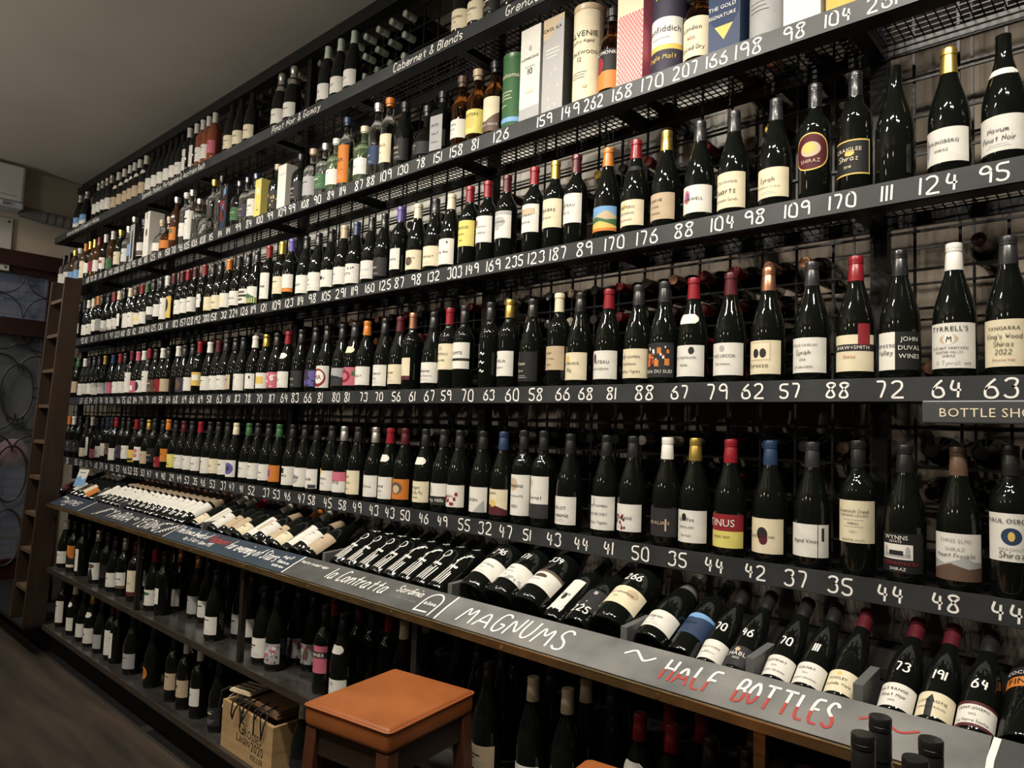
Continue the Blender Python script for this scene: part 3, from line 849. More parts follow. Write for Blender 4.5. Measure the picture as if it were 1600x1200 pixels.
ROWS[4] = """
-6.345 X k kS
-6.234 X O gS
-6.141 X O gS
-6.035 X W gS
-5.888 X k kS
-5.747 B g cL
-5.624 X W wTn
-5.531 B k fL
-5.428 B k wS #e,0,.4,.5,.3,h
-5.327 X B wS CA
-5.242 X k dM
-5.170 X r wL
-5.042 X k iS
-4.941 X k wS
-4.821 B R yS #r,-.5,.1,.6,.3,k
-4.726 X k wS #e,.2,.7,.3,.15,f|#e,.2,.35,.3,.15,f
-4.623 B y tS
-4.524 X k kS MARENGO
-4.409 B k rL
-4.325 X o oM
-4.226 B k vS #b,k,3,-.5,.2,.5,.5,.12
-4.121 B m wS
-4.012 B k wS
-3.906 B R wS LUCIENNE
-3.789 B k wM
-3.691 B k cS GARE
-3.589 B k wS
-3.498 B c wM #e,.2,.5,.6,.35,p|#e,.2,.5,.25,.15,i
-3.364 B e wS The Wine|of Plenty|#r,-.8,.05,-.7,.4,r
-3.274 B k wS
-3.169 B k wS Kanaru
-3.073 B e oS #r,-.6,.2,.2,.8,f|#r,-.5,.3,0,.7,i
-2.954 B k wM #r,-.9,.62,0,.9,k|SABRO
-2.850 B k wM #e,-.2,.4,.5,.25,h|HANNIE
-2.751 B k wM ~adelaide|#r,.2,.02,.9,.2,i
-2.637 B k wM #e,-.3,.95,.2,.15,y|GRISON|ESTATE
-2.546 B s wM #r,-1,.55,1,1,f|#s,0,.42,.22,k,Peta
-2.446 B k cT r:OFF|GRIFFIN|estate
-2.329 B s wM #r,-.7,.6,-.6,.85,k|~Young Rose
-2.234 B R wM ~Fleurie|VILLAGES !n:w
-2.144 B m oS #e,0,.55,.5,.3,d|#e,0,.5,.3,.2,t
-2.024 B k cS ~Morgon|~Cote du Py|VILLAGES !n:w
-1.922 B k wS #r,-1,0,1,.4,k|#e,-.3,.68,.22,.22,h|#t,0,.14,.17,w,Trinity Hills
-1.841 B k wS r:VAJRA|#b,r,9,-.4,.1,.5,.6,.09
-1.723 B k wM MERSEN|#m,h,.1,.05,.8,.5,.85,.1
-1.627 B b cM #m,m,-1,.35,0,.42,1,.2|#e,0,.45,.25,.14,y|#t,-.2,.82,.1,k,Sauvignon
-1.533 X k wT #e,-.2,.76,.35,.16,t|DOMAINE|NATURALISTE|2021
-1.449 X k wT #r,-1,0,1,.34,g|#e,-.3,.84,.12,.08,t|~Cabernet
-1.345 B k wM MERLOT|~Tasmania
-1.210 B k wT #r,-.3,.7,-.2,.95,h|SAINT DAMIEN|PLAN DE DIEU|~Vieilles Vignes
-1.118 B k wS MONTANS|#b,r,12,-.8,.1,.1,.7,.07|#b,k,6,-.8,.1,.1,.7,.05
-1.007 B w gS #r,.35,.2,.43,.62,t|#t,0,.42,.13,t,ARALIAN
-0.922 B y wM #e,-.2,.78,.14,.12,k|Spinifex|PAPILLON|barossa
-0.822 B r vM #r,-1,.5,1,1,r|#t,-.15,.64,.22,w,TINUS|#t,-.1,.3,.09,k,pinot noir
-0.717 B b cM #e,0,.55,.25,.2,k|#e,.05,.4,.2,.15,m|~Cygad en Sonoma
-0.615 B g wS Aged Vines|#r,.42,0,.45,1,k|#r,.6,.5,.72,.9,k
-0.511 X k cH #s,-.05,.72,.16,k,Greenock Creek|#t,-.05,.63,.05,k,VINEYARD CELLARS|#r,-.5,.54,.4,.548,h|#r,-.5,.38,.4,.388,h|#t,-.05,.44,.05,k,SHIRAZ|#t,-.05,.25,.06,h,2021|#t,-.05,.05,.045,k,BAROSSA VALLEY
-0.415 B k kM #r,-.7,.34,.55,.72,w|#r,-.62,.38,.47,.48,h|#r,-.35,.44,.2,.56,k|#e,-.5,.56,.08,.12,h|#e,.36,.56,.08,.12,h|#t,-.08,.84,.11,w,WYNNS|#t,-.08,.76,.06,w,ESTATE|#t,0,.2,.09,r,COONAWARRA|#t,0,.06,.08,w,SHIRAZ
-0.313 B d wT #m,h,-1,.45,-.4,.35,.3,.5,.6,.42,1,.4|#m,d,-1,.2,-.2,.36,.4,.26,1,.3|#t,-.05,.82,.075,h,THREE ELMS|#t,-.05,.64,.075,h,SHIRAZ|#s,-.05,.5,.12,k,Mount Franklin
-0.221 X k wH #e,0,.52,.36,.18,b|#e,0,.52,.12,.1,y|#t,0,.80,.11,k,PAUL OSBORN|#t,0,.24,.06,h,MARGARET|#s,0,.08,.13,k,Shiraz
"""
PRICES = {}
PRICES[1] = """\
-5.802 68
-5.720 70
-5.639 35
-5.534 19
-5.432 81
-5.333 145
-5.224 205
-5.119 160
-5.005 160
-4.917 95
-4.809 115
-4.716 110
-4.605 125
-4.497 114
-4.384 158
-4.301 70
-4.203 96
-4.117 105
-4.017 106
-3.911 108
-3.810 115
-3.704 114
-3.610 114
-3.504 99
-3.390 84
-3.280 100
-3.180 99
-3.067 109
-2.981 99
-2.866 108
-2.766 90
-2.660 84
-2.568 114
-2.453 87
-2.373 88
-2.271 109
-2.163 130
-2.059 78
-1.961 151
-1.861 158
-1.765 81
-1.638 126
-1.446 159
-1.341 149
-1.253 262
-1.149 168
-1.047 170
-0.944 207
-0.850 166
-0.763 198
-0.646 98
-0.542 104
-0.447 261"""
PRICES[2] = """\
-5.813 92
-5.729 110
-5.608 112
-5.516 157
-5.414 115
-5.326 95
-5.229 97
-5.123 223
-5.020 168
-4.920 151
-4.822 112
-4.707 238
-4.616 140
-4.517 125
-4.412 136
-4.319 111
-4.203 183
-4.099 157
-4.007 128
-3.910 192
-3.808 380
-3.717 158
-3.600 312
-3.495 224
-3.381 126
-3.290 119
-3.190 121
-3.070 109
-2.956 123
-2.858 114
-2.763 98
-2.653 105
-2.547 291
-2.446 119
-2.342 160
-2.242 125
-2.154 87
-2.055 98
-1.954 132
-1.844 303
-1.753 149
-1.652 169
-1.558 235
-1.462 123
-1.373 187
-1.272 89
-1.163 170
-1.053 176
-0.939 88
-0.827 104
-0.742 98
-0.635 109
-0.531 170
-0.437 111
-0.336 124
-0.237 95"""
PRICES[3] = """\
-6.042 65
-5.739 67
-5.630 65
-5.537 84
-5.433 68
-5.333 76
-5.235 70
-5.139 76
-5.012 56
-4.923 75
-4.825 62
-4.730 84
-4.637 79
-4.537 71
-4.431 60
-4.337 58
-4.229 64
-4.132 68
-4.014 69
-3.916 66
-3.814 69
-3.707 58
-3.591 63
-3.492 61
-3.398 83
-3.293 78
-3.181 70
-3.062 87
-2.953 64
-2.860 83
-2.755 66
-2.660 81
-2.540 80
-2.462 81
-2.348 73
-2.248 70
-2.141 56
-2.047 61
-1.950 67
-1.861 59
-1.754 70
-1.650 63
-1.546 60
-1.446 58
-1.338 66
-1.252 68
-1.161 81
-1.052 88
-0.942 67
-0.836 79
-0.740 62
-0.649 57
-0.541 88
-0.431 72
-0.323 64
-0.229 63"""
PRICES[4] = """\
-6.146 71
-5.949 38
-5.748 55
-5.638 66
-5.531 43
-5.440 94
-5.338 60
-5.239 59
-5.143 41
-5.038 52
-4.936 57
-4.816 46
-4.731 52
-4.638 55
-4.527 53
-4.430 47
-4.318 41
-4.227 40
-4.113 29
-4.012 49
-3.913 53
-3.811 35
-3.719 46
-3.609 53
-3.489 37
-3.401 47
-3.303 41
-3.202 52
-3.064 37
-2.972 53
-2.878 46
-2.762 47
-2.682 58
-2.561 45
-2.455 58
-2.355 49
-2.246 43
-2.148 43
-2.057 50
-1.953 46
-1.854 49
-1.745 55
-1.645 32
-1.553 47
-1.463 51
-1.356 43
-1.253 44
-1.158 41
-1.053 50
-0.940 35
-0.837 44
-0.729 42
-0.632 37
-0.534 35
-0.432 44
-0.329 48
-0.225 44"""
SIGNS = """\
-6.380 -5.654 International & Domestic Whites
-4.857 -3.950 Spanish, Italian, Portuguese & Austrian Reds
-3.211 -2.787 Pinot Noir & Gamay
-2.255 -1.855 Cabernet & Blends
-1.638 -1.434 Grenache"""
# caps of the bottles laid in the wire grid behind: place, capsule
LAID = """\
-1.198,2.491 M
-1.195,2.384 R
-1.445,2.404 y
-1.772,2.396 M
-1.644,2.394 R
-0.988,2.025 R
-1.102,2.022 q
-1.231,2.035 d
-1.323,2.025 R
-1.538,2.022 t
-1.650,2.028 g
-1.765,2.029 t
-1.864,2.022 k
-2.040,2.023 R
-1.993,2.028 k
-1.763,1.920 y
-1.633,1.916 k
-1.522,1.914 c
-1.429,1.919 g
-1.317,1.920 R
-1.212,1.922 g
-1.009,1.916 R
-0.900,1.919 R
-0.999,1.811 R
-2.071,1.919 R
-0.886,2.026 R
-0.806,2.031 q
-0.678,2.034 q
-0.792,1.924 q
-0.879,1.814 R
-0.277,2.036 M
-0.665,2.517 d
-0.772,2.501 Q
-0.771,2.394 y
-0.959,2.404 R
-0.762,2.533 R
-2.604,2.033 q
-2.519,2.025 k
-2.390,2.019 R
-2.309,2.014 k
-2.816,2.031 q
-2.623,1.917 o
-2.511,1.918 k
-2.391,1.910 f
-2.282,1.919 f
-2.198,1.921 g
-3.285,1.921 R
-2.943,1.923 k
-3.653,1.922 w
-3.701,2.025 w
-3.428,2.015 d
-4.231,2.024 q
-4.370,2.025 R
-3.746,1.565 c
-3.841,1.561 R
-2.396,1.557 R
-2.299,1.552 R
-2.198,1.553 k
-1.651,1.562 t
-1.430,1.560 k
-1.341,1.561 k
-1.195,1.558 q
-1.103,1.559 c
-0.901,1.560 R
-1.689,1.455 c
-1.437,1.452 g
-1.341,1.456 g
-1.211,1.453 s
-1.105,1.454 c
-0.905,1.454 R
-2.096,1.457 k
-2.200,1.454 s
-1.528,1.558 k
-1.988,1.561 k
-0.897,1.560 R
-0.773,1.558 g
-0.672,1.558 g
-0.570,1.558 q
-0.452,1.560 k
-0.877,1.356 R
-0.786,1.453 b
-0.453,1.451 k
-0.766,1.351 b
-0.602,1.454 d
-0.671,1.447 g
-0.342,1.457 g
-0.279,1.454 k
-0.845,2.493 k
-2.827,3.459 l
-2.699,3.440 l
-2.583,3.439 l
-2.509,3.453 l
-2.501,3.334 l
-2.603,3.332 l
-2.675,3.324 l
-2.802,3.334 l
-2.503,3.229 l
-2.620,3.233 l
-2.697,3.228 l
-2.809,3.237 l
-3.173,3.475 s
-2.905,3.443 l
-3.420,3.461 s
-3.287,3.462 s
-3.282,3.348 s
-3.427,3.348 s
-3.246,3.228 s
-3.704,3.450 k
-3.798,3.449 k
-3.910,3.449 k
-4.026,3.445 k
-4.148,3.457 k
-4.249,3.458 k
-3.829,3.336 k
-4.334,3.329 s
"""
# cartons and tubes: place, kind, width or radius, height, body colour, print ground, label / print
CARTONS = """
-4.990 C .075 .26 g h grey carton with a black arch behind a brown rum bottle / #r,-.3,.1,.3,.7,k|#e,0,.7,.3,.15,k
-4.754 C .085 .30 w w plain white carton with a small dark seal among the liqueurs / #e,0,.55,.3,.09,k|#r,-.2,.85,.0,1,k
-3.698 C .085 .25 k k black carton with colourful shards beside tall clear bottles / #b,r,5,-.7,.2,.7,.9,.15|#b,b,6,-.7,.1,.7,.6,.15|#b,u,4,-.6,.3,.7,.9,.1|#r,-.8,.55,.3,.66,r
-3.339 C .062 .20 v v slim yellow carton among the gins / #e,0,.7,.4,.1,w|#r,-.4,.2,.4,.22,k
-3.110 C .075 .22 w w white paper gift bag folded over a clear bottle / #r,-.8,.78,.8,.8,h
-1.624 T .0470 .27 e e green whisky tube with cream lettering / #t,.1,.72,.10,c,unnahomara|#r,-.6,.5,.3,.51,c|#r,-.6,.45,.2,.46,c|#r,-.6,.40,.3,.41,c|#r,-.6,.3,.0,.31,c|#r,-1,.05,1,.12,u
-1.531 C .088 .325 w w tall plain white whisky carton with grey foot / #r,-1,0,1,.15,h|#t,0,.66,.055,k,LAPHROAIG|#t,0,.5,.07,k,10|#e,0,.78,.16,.03,h|#r,-.5,.58,.5,.59,h|#r,-.4,.3,.4,.34,c
-1.430 C .088 .325 g h grey slate-printed carton with a tan skyline / #r,-1,.78,1,1,t|#m,h,-1,.72,-.4,.8,.2,.86,.7,.97,1,.92|#t,-.1,.86,.06,k,CAOL ILA|#r,-.7,.66,.6,.67,w|#r,-.7,.62,.6,.63,w|#r,-.7,.58,.4,.59,w|#b,w,9,-.8,.05,.8,.5,.02
-1.314 T .0485 .325 t c cream parchment whisky tube with dark lettering / #t,0,.7,.075,k,BALVENIE|#s,0,.63,.05,k,Country Aged|#t,0,.5,.06,k,DOUBLEWOOD|#t,0,.42,.055,d,12|#r,-.5,.3,.4,.305,d|#r,-.5,.27,.3,.275,d|#r,-.4,.24,.3,.245,d|#e,.3,.14,.12,.02,t
-1.140 C .090 .345 f c pink diamond-patterned carton with a white slant panel / #t,-.1,.86,.05,k,MACALLAN|#t,-.1,.79,.05,k,12|#g,f,8,26,-.98,.005,.95,.64
-1.009 T .0490 .345 i i dark plum whisky tube with a white band and gold ring / #r,-1,.24,1,.5,w|#r,-1,.19,1,.24,y|#t,0,.36,.085,k,Glenfiddich|#t,-.1,.68,.09,y,15|#r,-.4,.3,.4,.31,h|#s,0,.1,.05,y,Single Malt
-0.832 C .090 .335 b b navy and gold folded-look carton / #r,-1,0,1,.22,y|#m,b,-1,.3,0,.1,1,.3|#t,-.1,.36,.055,w,THE GOLD|#t,-.1,.29,.055,w,SIGNATURE|#r,-1,.55,1,.57,y
-0.728 T .0470 .325 h h silver grey whisky tube with small dark print / #t,0,.36,.05,k,I.hara|#r,-.5,.3,.4,.305,k|#r,-.5,.26,.2,.265,k|#r,-.5,.22,.3,.225,k
-0.651 C .092 .33 w h two-tone white and grey gift carton / #m,w,-1,.5,1,.25|#r,-.6,.3,0,.31,k
-0.545 C .092 .33 y y brown and gold gift carton at the near end of the spirits / #r,-1,.6,1,1,d|#r,-.5,.2,.5,.3,k
"""
# ---------------------------------------------------------------- placing
def price_table(t): return [(float(l.split()[0]), l.split()[1]) for l in t.strip().split('\n')]
PT = {i: price_table(PRICES[i]) for i in PRICES}
for i in PT: chalk_on_rail(i, PT[i])
for l in SIGNS.strip().split('\n'):
    a, b, t = l.split(' ', 2); chalk_words(0, float(a), float(b), t)
_pv = [('g', 'grey'), ]
def spread(xs, rs, gap=.0015):
    xs = list(xs)
    for _ in range(500):
        mv = 0
        for i in range(len(xs)-1):
            need = rs[i]+rs[i+1]+gap-(xs[i+1]-xs[i])
            if need > 1e-5: xs[i] -= need/2; xs[i+1] += need/2; mv = 1
        if not mv: break
    return xs
LABELS = []                                                          # (object, words before the place, place, order key)
GN = dict(c='clear', a='amber', d='brown', k='black', g='dark', v='green', r='rose')
BOXES = []                                                           # x, half width on the second shelf: bottles keep clear of these
def paint_box(o_parent, name, wd, dp, z0, z1, body, arts, lines, pc):
    """a carton: folded card body with a printed front"""
    m = MB(); m.box((-wd/2, -dp/2, z0), (wd/2, dp/2, z1)); b = obj(name, m, body, o_parent, bevel=.0012)
    lm, mats = label_parts(lambda u, z, off: (u, -dp/2-off, z), z0+.001, z1-.001, wd/2-.001, list(arts)+list(lines), pc, 3)
    obj('front_print', lm, mats, o_parent)
    return b
Z1 = 2.536; YB_ = 1.765
def carton(px_x, wd, h, label, body, pc, arts=(), lines=(), rz=0, dp=.09):
    t = thing('whisky_carton', label, 'carton', (px_x, YR+.012+dp/2+abs(rz)*.05, Z1), (0, 0, rz), 'cartons and tubes on the spirits shelf')
    paint_box(t, 'card_body', wd, dp, 0, h, body, arts, lines, pc)
    lid = MB(); lid.box((-wd/2+.001, -dp/2+.001, h), (wd/2-.001, dp/2-.001, h+.0015)); obj('top_flap', lid, body, t)
    BOXES.append((px_x, wd/2+.005, t)); return t
def tube(px_x, r, h, label, body, pc, arts=(), lines=(), lidm=None, half=80):
    t = thing('whisky_tube', label, 'tube', (px_x, YR+.012+r, Z1), (0, 0, 0), 'cartons and tubes on the spirits shelf')
    m = MB(); m.lathe([(0, .001), (r-.001, 0), (r, .002), (r, h-.012), (0, h-.011)], 32); obj('card_body', m, body, t, True)
    m = MB(); m.lathe([(r+.0006, h-.020), (r+.0012, h-.019), (r+.0012, h-.001), (r-.001, h), (0, h)], 32); obj('lid', m, lidm or body, t, True)
    m = MB(); m.lathe([(r+.0010, 0), (r+.0010, .009), (r, .0095)], 32); obj('bottom_rim', m, lidm or body, t, True)
    lm, mats = label_parts(cyl_map(r), .012, h-.022, R(half)*r, list(arts)+list(lines), pc, 5); obj('front_print', lm, mats, t)
    BOXES.append((px_x, r+.004, t)); return t
def card(n, c, rough=.45): return mat('card_'+n, c, rough)
for l in CARTONS.strip().split('\n'):
    x, kind, a, h, body, pc, rest = l.split(None, 6); label, art = rest.split(' / ')
    x = float(x); arts = [q for q in art.split('|') if q]
    c = PAL[body]
    if kind == 'C': carton(x, float(a), float(h), label, card(WORDS[body].replace(' ', '_'), c), pc, [q for q in arts if q[0] == '#'], [q for q in arts if q[0] != '#'], random.uniform(-.02, .02))
    else: tube(x, float(a), float(h), label, card(WORDS[body].replace(' ', '_'), c), pc, [q for q in arts if q[0] == '#'], [q for q in arts if q[0] != '#'], card('metal_'+body, tuple(min(1, v*1.1) for v in c), .35))

def place_row(i):
    rows = parse(ROWS[i]); z = ZR_RAIL[i]-.004
    rs = [SHAPES[q[1][0]][3] for q in rows]
    items = sorted([(float(q[0]), rs[k], k) for k, q in enumerate(rows)] + ([(q[0], q[1], -1-j) for j, q in enumerate(BOXES)] if i == 1 else []))
    xs = spread([a for a, _, _ in items], [b for _, b, _ in items])
    for (x0, r, k), x in zip(items, xs):
        if k < 0: BOXES[-1-k][2].location.x = x; continue
        q = rows[k]; sh = q[1][0]; gl = q[1][1:] or 'k'; far = x < -2.6
        if i == 1:
            cat = 'spirit bottle'; name = 'spirit_bottle'
        else:
            cat = 'wine bottle'; name = 'champagne_bottle' if sh == 'N' else 'wine_bottle'
        sd = (k*7+i*31) % (9 if far else 97)
        o = bottle(name, '', cat, ['bottles on the top shelf', 'spirits on the second shelf', 'wine on the third shelf', 'wine on the fourth shelf', 'wine on the fifth shelf'][i],
                   (x, YR+.014+r+.001, z+.0005), sh, q[2], q[3], q[4], gl, (0, 0, random.uniform(-.13, .13)), far, sd, [e for e in q[5] if e])
        lab = ('no label' if q[3] == '-' else {'L': 'low ', 'T': 'tall ', 'H': 'high ', 'M': '', 'S': ''}[q[3][1]]+('narrow ' if q[3][2:] == 'n' else '')+WORDS[q[3][0]]+' label')
        lab = q[6] or lab
        if i in PT:
            pr = min(PT[i], key=lambda p: abs(p[0]-x)); place = ('over chalked ' if abs(pr[0]-x) < .07 else 'near chalked ')+words(int(pr[1]))+', '+SHN[i]+' shelf'
        else: place = 'on the top shelf'
        if i == 1: head = f"{GN[gl]} {dict(c='round', k='tall', w='whisky', q='square', o='broad', X='wine-shaped')[sh]} bottle, {capword(q[2])}"
        else: head = f"{capword(q[2])} {SHAPEWORD[sh]} bottle"
        LABELS.append((o, head+', '+lab, place, (i, x)))
for i in range(5): place_row(i)

# ---------------------------------------------------------------- bottles laid in the wire grid: necks towards the room
_taken = set()
def rail_clear(gz): return all(not (zt-.075 < gz+.0416 < zt+.03) for zt in ZR_RAIL)
def lay(gx, gz, c):
    return bottle('laid_wine_bottle', '', 'wine bottle', 'bottles laid in the wire grid', (gx, 2.236, gz+.0030+.0388), 'X', c, '-', (), 'k', (R(90), 0, 0), True)
def level_of(gz): return next((j for j in range(5) if gz+.05 > ZR_RAIL[j]), 4)
for l in LAID.strip().split('\n'):
    p, c = l.split(); x, z = map(float, p.split(','))
    gx = -6.95+.1*round((x+6.95-.05)/.1)+.05; gz = 1.25+.1*round((z-1.25-.041)/.1)
    gz = min(gz, 3.35)
    while not rail_clear(gz): gz += .1
    if any(abs(gx-u) < .055 for u in UPX): gx += .1
    cell = (round(gx*100), round(gz*100))
    for dx in (0, .1, -.1, .2, -.2):
        if any(abs(gx+dx-u) < .055 for u in UPX): continue
        cc = (round((gx+dx)*100), cell[1])
        if cc not in _taken: gx += dx; cell = cc; break
    _taken.add(cell)
    o = lay(gx, gz, c); lvl = level_of(gz)
    LABELS.append((o, f"{WORDS[c.lower()]} {'screw cap' if c.islower() else 'foil'} on a laid bottle", f"behind the {SHN[lvl]} shelf", (10+lvl, gx)))
# the rest of the stock in the grid shows only as dark glass: two rows per shelf one by one, the cells behind the standing bottles as one mass
_rn = random.Random(11); back = MB(); prof = [(0, .0), (.036, .001), (.038, .008), (.038, .18), (.030, .208), (.0155, .24), (.0158, .300), (0, .3005)]
NIND = 0
for iz in range(22):
    gz = 1.25+.1*iz
    if not rail_clear(gz) or gz > 2.95: continue
    lvl = level_of(gz); up = gz-ZR_RAIL[lvl]
    for ix in range(69):
        gx = -6.95+.1*ix+.05; cell = (round(gx*100), round(gz*100))
        if cell in _taken or gx > .5: continue
        if any(abs(gx-u) < .055 for u in UPX): continue
        if lvl == 1 and not (gx > -3.0 and up > .3): continue        # the wall shows through the spirits shelf
        if lvl == 2 and (gx > -.95 or (-1.9 < gx < -1.1 and up < .2)): continue
        if lvl == 3 and gx > -.75: continue
        if lvl == 4 and gx > -.3 and up > .25: continue
        if _rn.random() < (.12 if lvl > 2 else .3): continue
        if up > .2 and gx > -3.2 and NIND < 175:
            NIND += 1; c = _rn.choice('kkkkgkKGkgdM'); o = lay(gx, gz, c)
            LABELS.append((o, f"{WORDS[c.lower()]} {'screw cap' if c.islower() else 'foil'} on a laid bottle", f"behind the {SHN[lvl]} shelf", (10+lvl, gx)))
        else:
            b = MB(); b.lathe(prof, 9); back.add([(v[0]+gx, 2.236-v[2], v[1]+gz+.0418) for v in b.v], b.f)
bo = obj('laid_wine_stock', back, GLASS['k'], None, True); tag(bo, 'mass of dark wine bottles laid in the wire grid behind the standing rows', 'wine bottles', 'bottles laid in the wire grid'); bo['kind'] = 'stuff'
# ---------------------------------------------------------------- the sloped display counter and the open shelves beneath it
CX0, CX1 = -5.20, .75
ct = thing('display_counter', 'long dark counter with sloped chalkboards, brass edge and open bottle shelves below', 'counter', (0, 0, 0))
BRASS = mat('aged_brass_edge', (.20, .125, .05), .42, .75, noise=(.11, .07, .03), scale=14)
BRASS2 = mat('polished_brass', (.62, .44, .20), .25, .95)
SHELF = mat('scuffed_dark_shelf', (.020, .019, .018), .2, noise=(.042, .040, .037), scale=7, stretch=(1, 3, 1), bump=.05)
BLACKB = mat('black_board', (.010, .009, .008), .85, spec=.2)
EDGEW = mat('worn_wood_edging', (.040, .031, .023), .42, noise=(.022, .017, .013), scale=10, stretch=(1, 8, 8))
obj('brass_edge', boxm(((CX0, 1.390, .937), (CX1, 1.402, .9555))), BRASS, ct)
obj('brass_bead', boxm(((CX0, 1.3895, .9555), (CX1, 1.398, .9575))), BRASS2, ct)
for k in range(13):
    q = MB(); x = CX0+.25+k*.46; q.tube([(x, 1.3905, .946), (x, 1.3885, .946)], .0052, 12); obj('screw', q, BRASS2, ct, True)
C30, S30 = math.cos(R(25)), math.sin(R(25))
def on_panel(u, v, off=.0012): return (u, 1.402+v*C30-off*S30, .9585+v*S30+off*C30)
def hand_panel(parent, u, v, t, h, m, cond=1, slant=.1, wd=.0045, x1=None, name='chalk_lettering', clip=None):
    st, w_ = hand_strokes(t, h, cond, slant)
    if x1: cond *= (x1-u)/w_; st, w_ = hand_strokes(t, h, cond, slant)
    mb = MB(); b2 = MB()
    for pl in st:
        if clip: pl = [(a[0]+(b[0]-a[0])*i/8, a[1]+(b[1]-a[1])*i/8) for a, b in zip(pl, pl[1:]) for i in range(8)]+[pl[-1]]
        vs, fs = ribbon(pl, wd)
        if clip:
            for f in fs:
                q = [vs[i] for i in f]; (b2 if sum(p[1] for p in q)/len(q) < clip else mb).add([on_panel(u+a, v+b) for a, b in q], [tuple(range(len(q)))])
        else: mb.add([on_panel(u+a, v+b) for a, b in vs], fs)
    obj(name, mb, m, parent)
    if clip and b2.v: obj(name, b2, CHALKR, parent)
def board(x0, x1, m):
    b = MB(); vs = []
    for (v, o) in ((.001, 0), (.1155, 0), (.1155, -.012), (.001, -.012)):
        vs += [on_panel(x0+.0008, v, o), on_panel(x1-.0008, v, o)]
    b.add(vs, [(0, 1, 3, 2), (2, 3, 5, 4), (4, 5, 7, 6), (6, 7, 1, 0), (0, 2, 4, 6), (1, 7, 5, 3)])
    return obj('chalkboard', b, m, ct)
SL = lambda n, c, d: mat(n, c, .55, noise=d, scale=7, bump=.02)
NAVY = SL('navy_chalkboard', (.010, .015, .032), (.016, .022, .042)); INKY = SL('inky_chalkboard', (.009, .010, .014), (.017, .019, .024))
BLUEG = SL('blue_grey_chalkboard', (.016, .030, .048), (.028, .045, .064)); GREYB = SL('smudged_grey_chalkboard', (.045, .046, .046), (.095, .095, .092))
DUSTY = SL('dusty_grey_chalkboard', (.105, .106, .104), (.21, .21, .20)); DKG = SL('dark_grey_chalkboard', (.045, .046, .046), (.07, .07, .07))
bs = [board(*q) for q in ((CX0, -4.662, NAVY), (-4.662, -3.461, INKY), (-3.461, -2.397, BLUEG), (-2.397, -1.558, GREYB), (-1.558, -.221, DUSTY), (-.221, CX1, DKG))]
for x, b in ((-4.662, bs[1]), (-3.461, bs[2]), (-2.397, bs[3]), (-1.558, bs[4]), (-.221, bs[5])):
    mb = MB(); vs, fs = ribbon([(x+.006, .004), (x+.004, .06), (x+.008, .113)], .011 if x > -.5 else .007); mb.add([on_panel(*p) for p in vs], fs); obj('chalk_rule', mb, CHALK, b)
hand_panel(bs[0], -5.185, .080, 'Domaine', .018, CHALK, 1, .1, .003); hand_panel(bs[0], -5.10, .035, 'TARTINES', .042, CHALK, .7, .25, .005, -4.80); hand_panel(bs[0], -5.0, .012, 'by 6', .016, CHALK, 1, .1, .003)
hand_panel(bs[1], -4.29, .026, 'YARRA', .068, CHALK, .9, .1, .0062, -3.98); hand_panel(bs[1], -3.955, .062, 'by', .026, CHALK, .8, .1, .004, -3.91)
hand_panel(bs[1], -3.89, .020, 'YERING', .074, CHALK, .9, .1, .0062, -3.60)
for u0 in (-4.42, -3.55):                                            # ears of corn drawn at both ends of the name
    mb = MB()
    for k in range(7):
        for sgn in (-1, 1):
            vs, fs = ribbon([(u0+k*.010, .03+k*.010), (u0+k*.010+sgn*.014+.006, .034+k*.010-sgn*.010)], .0045); mb.add([on_panel(*p) for p in vs], fs)
    vs, fs = ribbon([(u0-.03, .012), (u0, .03), (u0+.07, .10)], .004); mb.add([on_panel(*p) for p in vs], fs); obj('chalk_drawing', mb, CHALK, bs[1])
hand_panel(bs[1], -4.345, .085, 'est. +', .014, CHALK, 1, .1, .0028); hand_panel(bs[1], -3.60, .094, 'contd.', .012, CHALK, 1, .1, .0028)
hand_panel(bs[2], -3.435, .060, 'The Crown Jewels of', .043, CHALK, .8, .15, .0048, -3.12)
hand_panel(bs[2], -3.10, .056, 'Piedmont', .046, CHALKR, .8, .15, .005, -2.93)
hand_panel(bs[2], -2.915, .044, 'for evening of Stars', .055, CHALK, .8, .15, .0052, -2.52)
hand_panel(bs[2], -3.28, .026, 'by 5 Oct 6pm 195', .022, CHALK, .8, .15, .0036, -3.02)
hand_panel(bs[2], -2.50, .078, 'Aug 17', .018, CHALK, .8, .1, .003); hand_panel(bs[2], -2.50, .048, 'Tickets on', .015, CHALK, .8, .1, .003, -2.42); hand_panel(bs[2], -2.50, .024, 'sale now', .015, CHALK, .8, .1, .003, -2.42)
hand_panel(bs[3], -2.375, .080, 'Mad or sweet vigor', .014, CHALK, .8, .15, .0026, -2.20)
hand_panel(bs[3], -2.165, .040, 'la Contratta', .060, CHALK, .8, .25, .0052, -1.845)
hand_panel(bs[3], -1.80, .070, 'Sardinia', .030, CHALK, .8, .15, .0034, -1.68); hand_panel(bs[3], -1.80, .040, 'to visit to miss', .013, CHALKF, .8, .1, .0024, -1.68)
mb = MB(); pl = [(-1.655, .012)]+[(-1.655+.035-.035*math.cos(R(a)), .062+.04*math.sin(R(a))) for a in range(0, 181, 20)]+[(-1.585, .006)]
for q in (pl, [(-1.655, .016), (-1.60, .018)]):
    vs, fs = ribbon(q, .0056); mb.add([on_panel(*p) for p in vs], fs)
obj('chalk_drawing', mb, CHALK, bs[3]); hand_panel(bs[3], -1.645, .048, 'la Cntrta', .014, CHALK, .8, .2, .0024, -1.595)
hand_panel(bs[4], -1.480, .022, 'MAGNUMS', .074, CHALK, .9, .06, .0062, -1.105)
hand_panel(bs[4], -.945, .040, '~', .075, CHALK, .7, 0, .006, -.865)
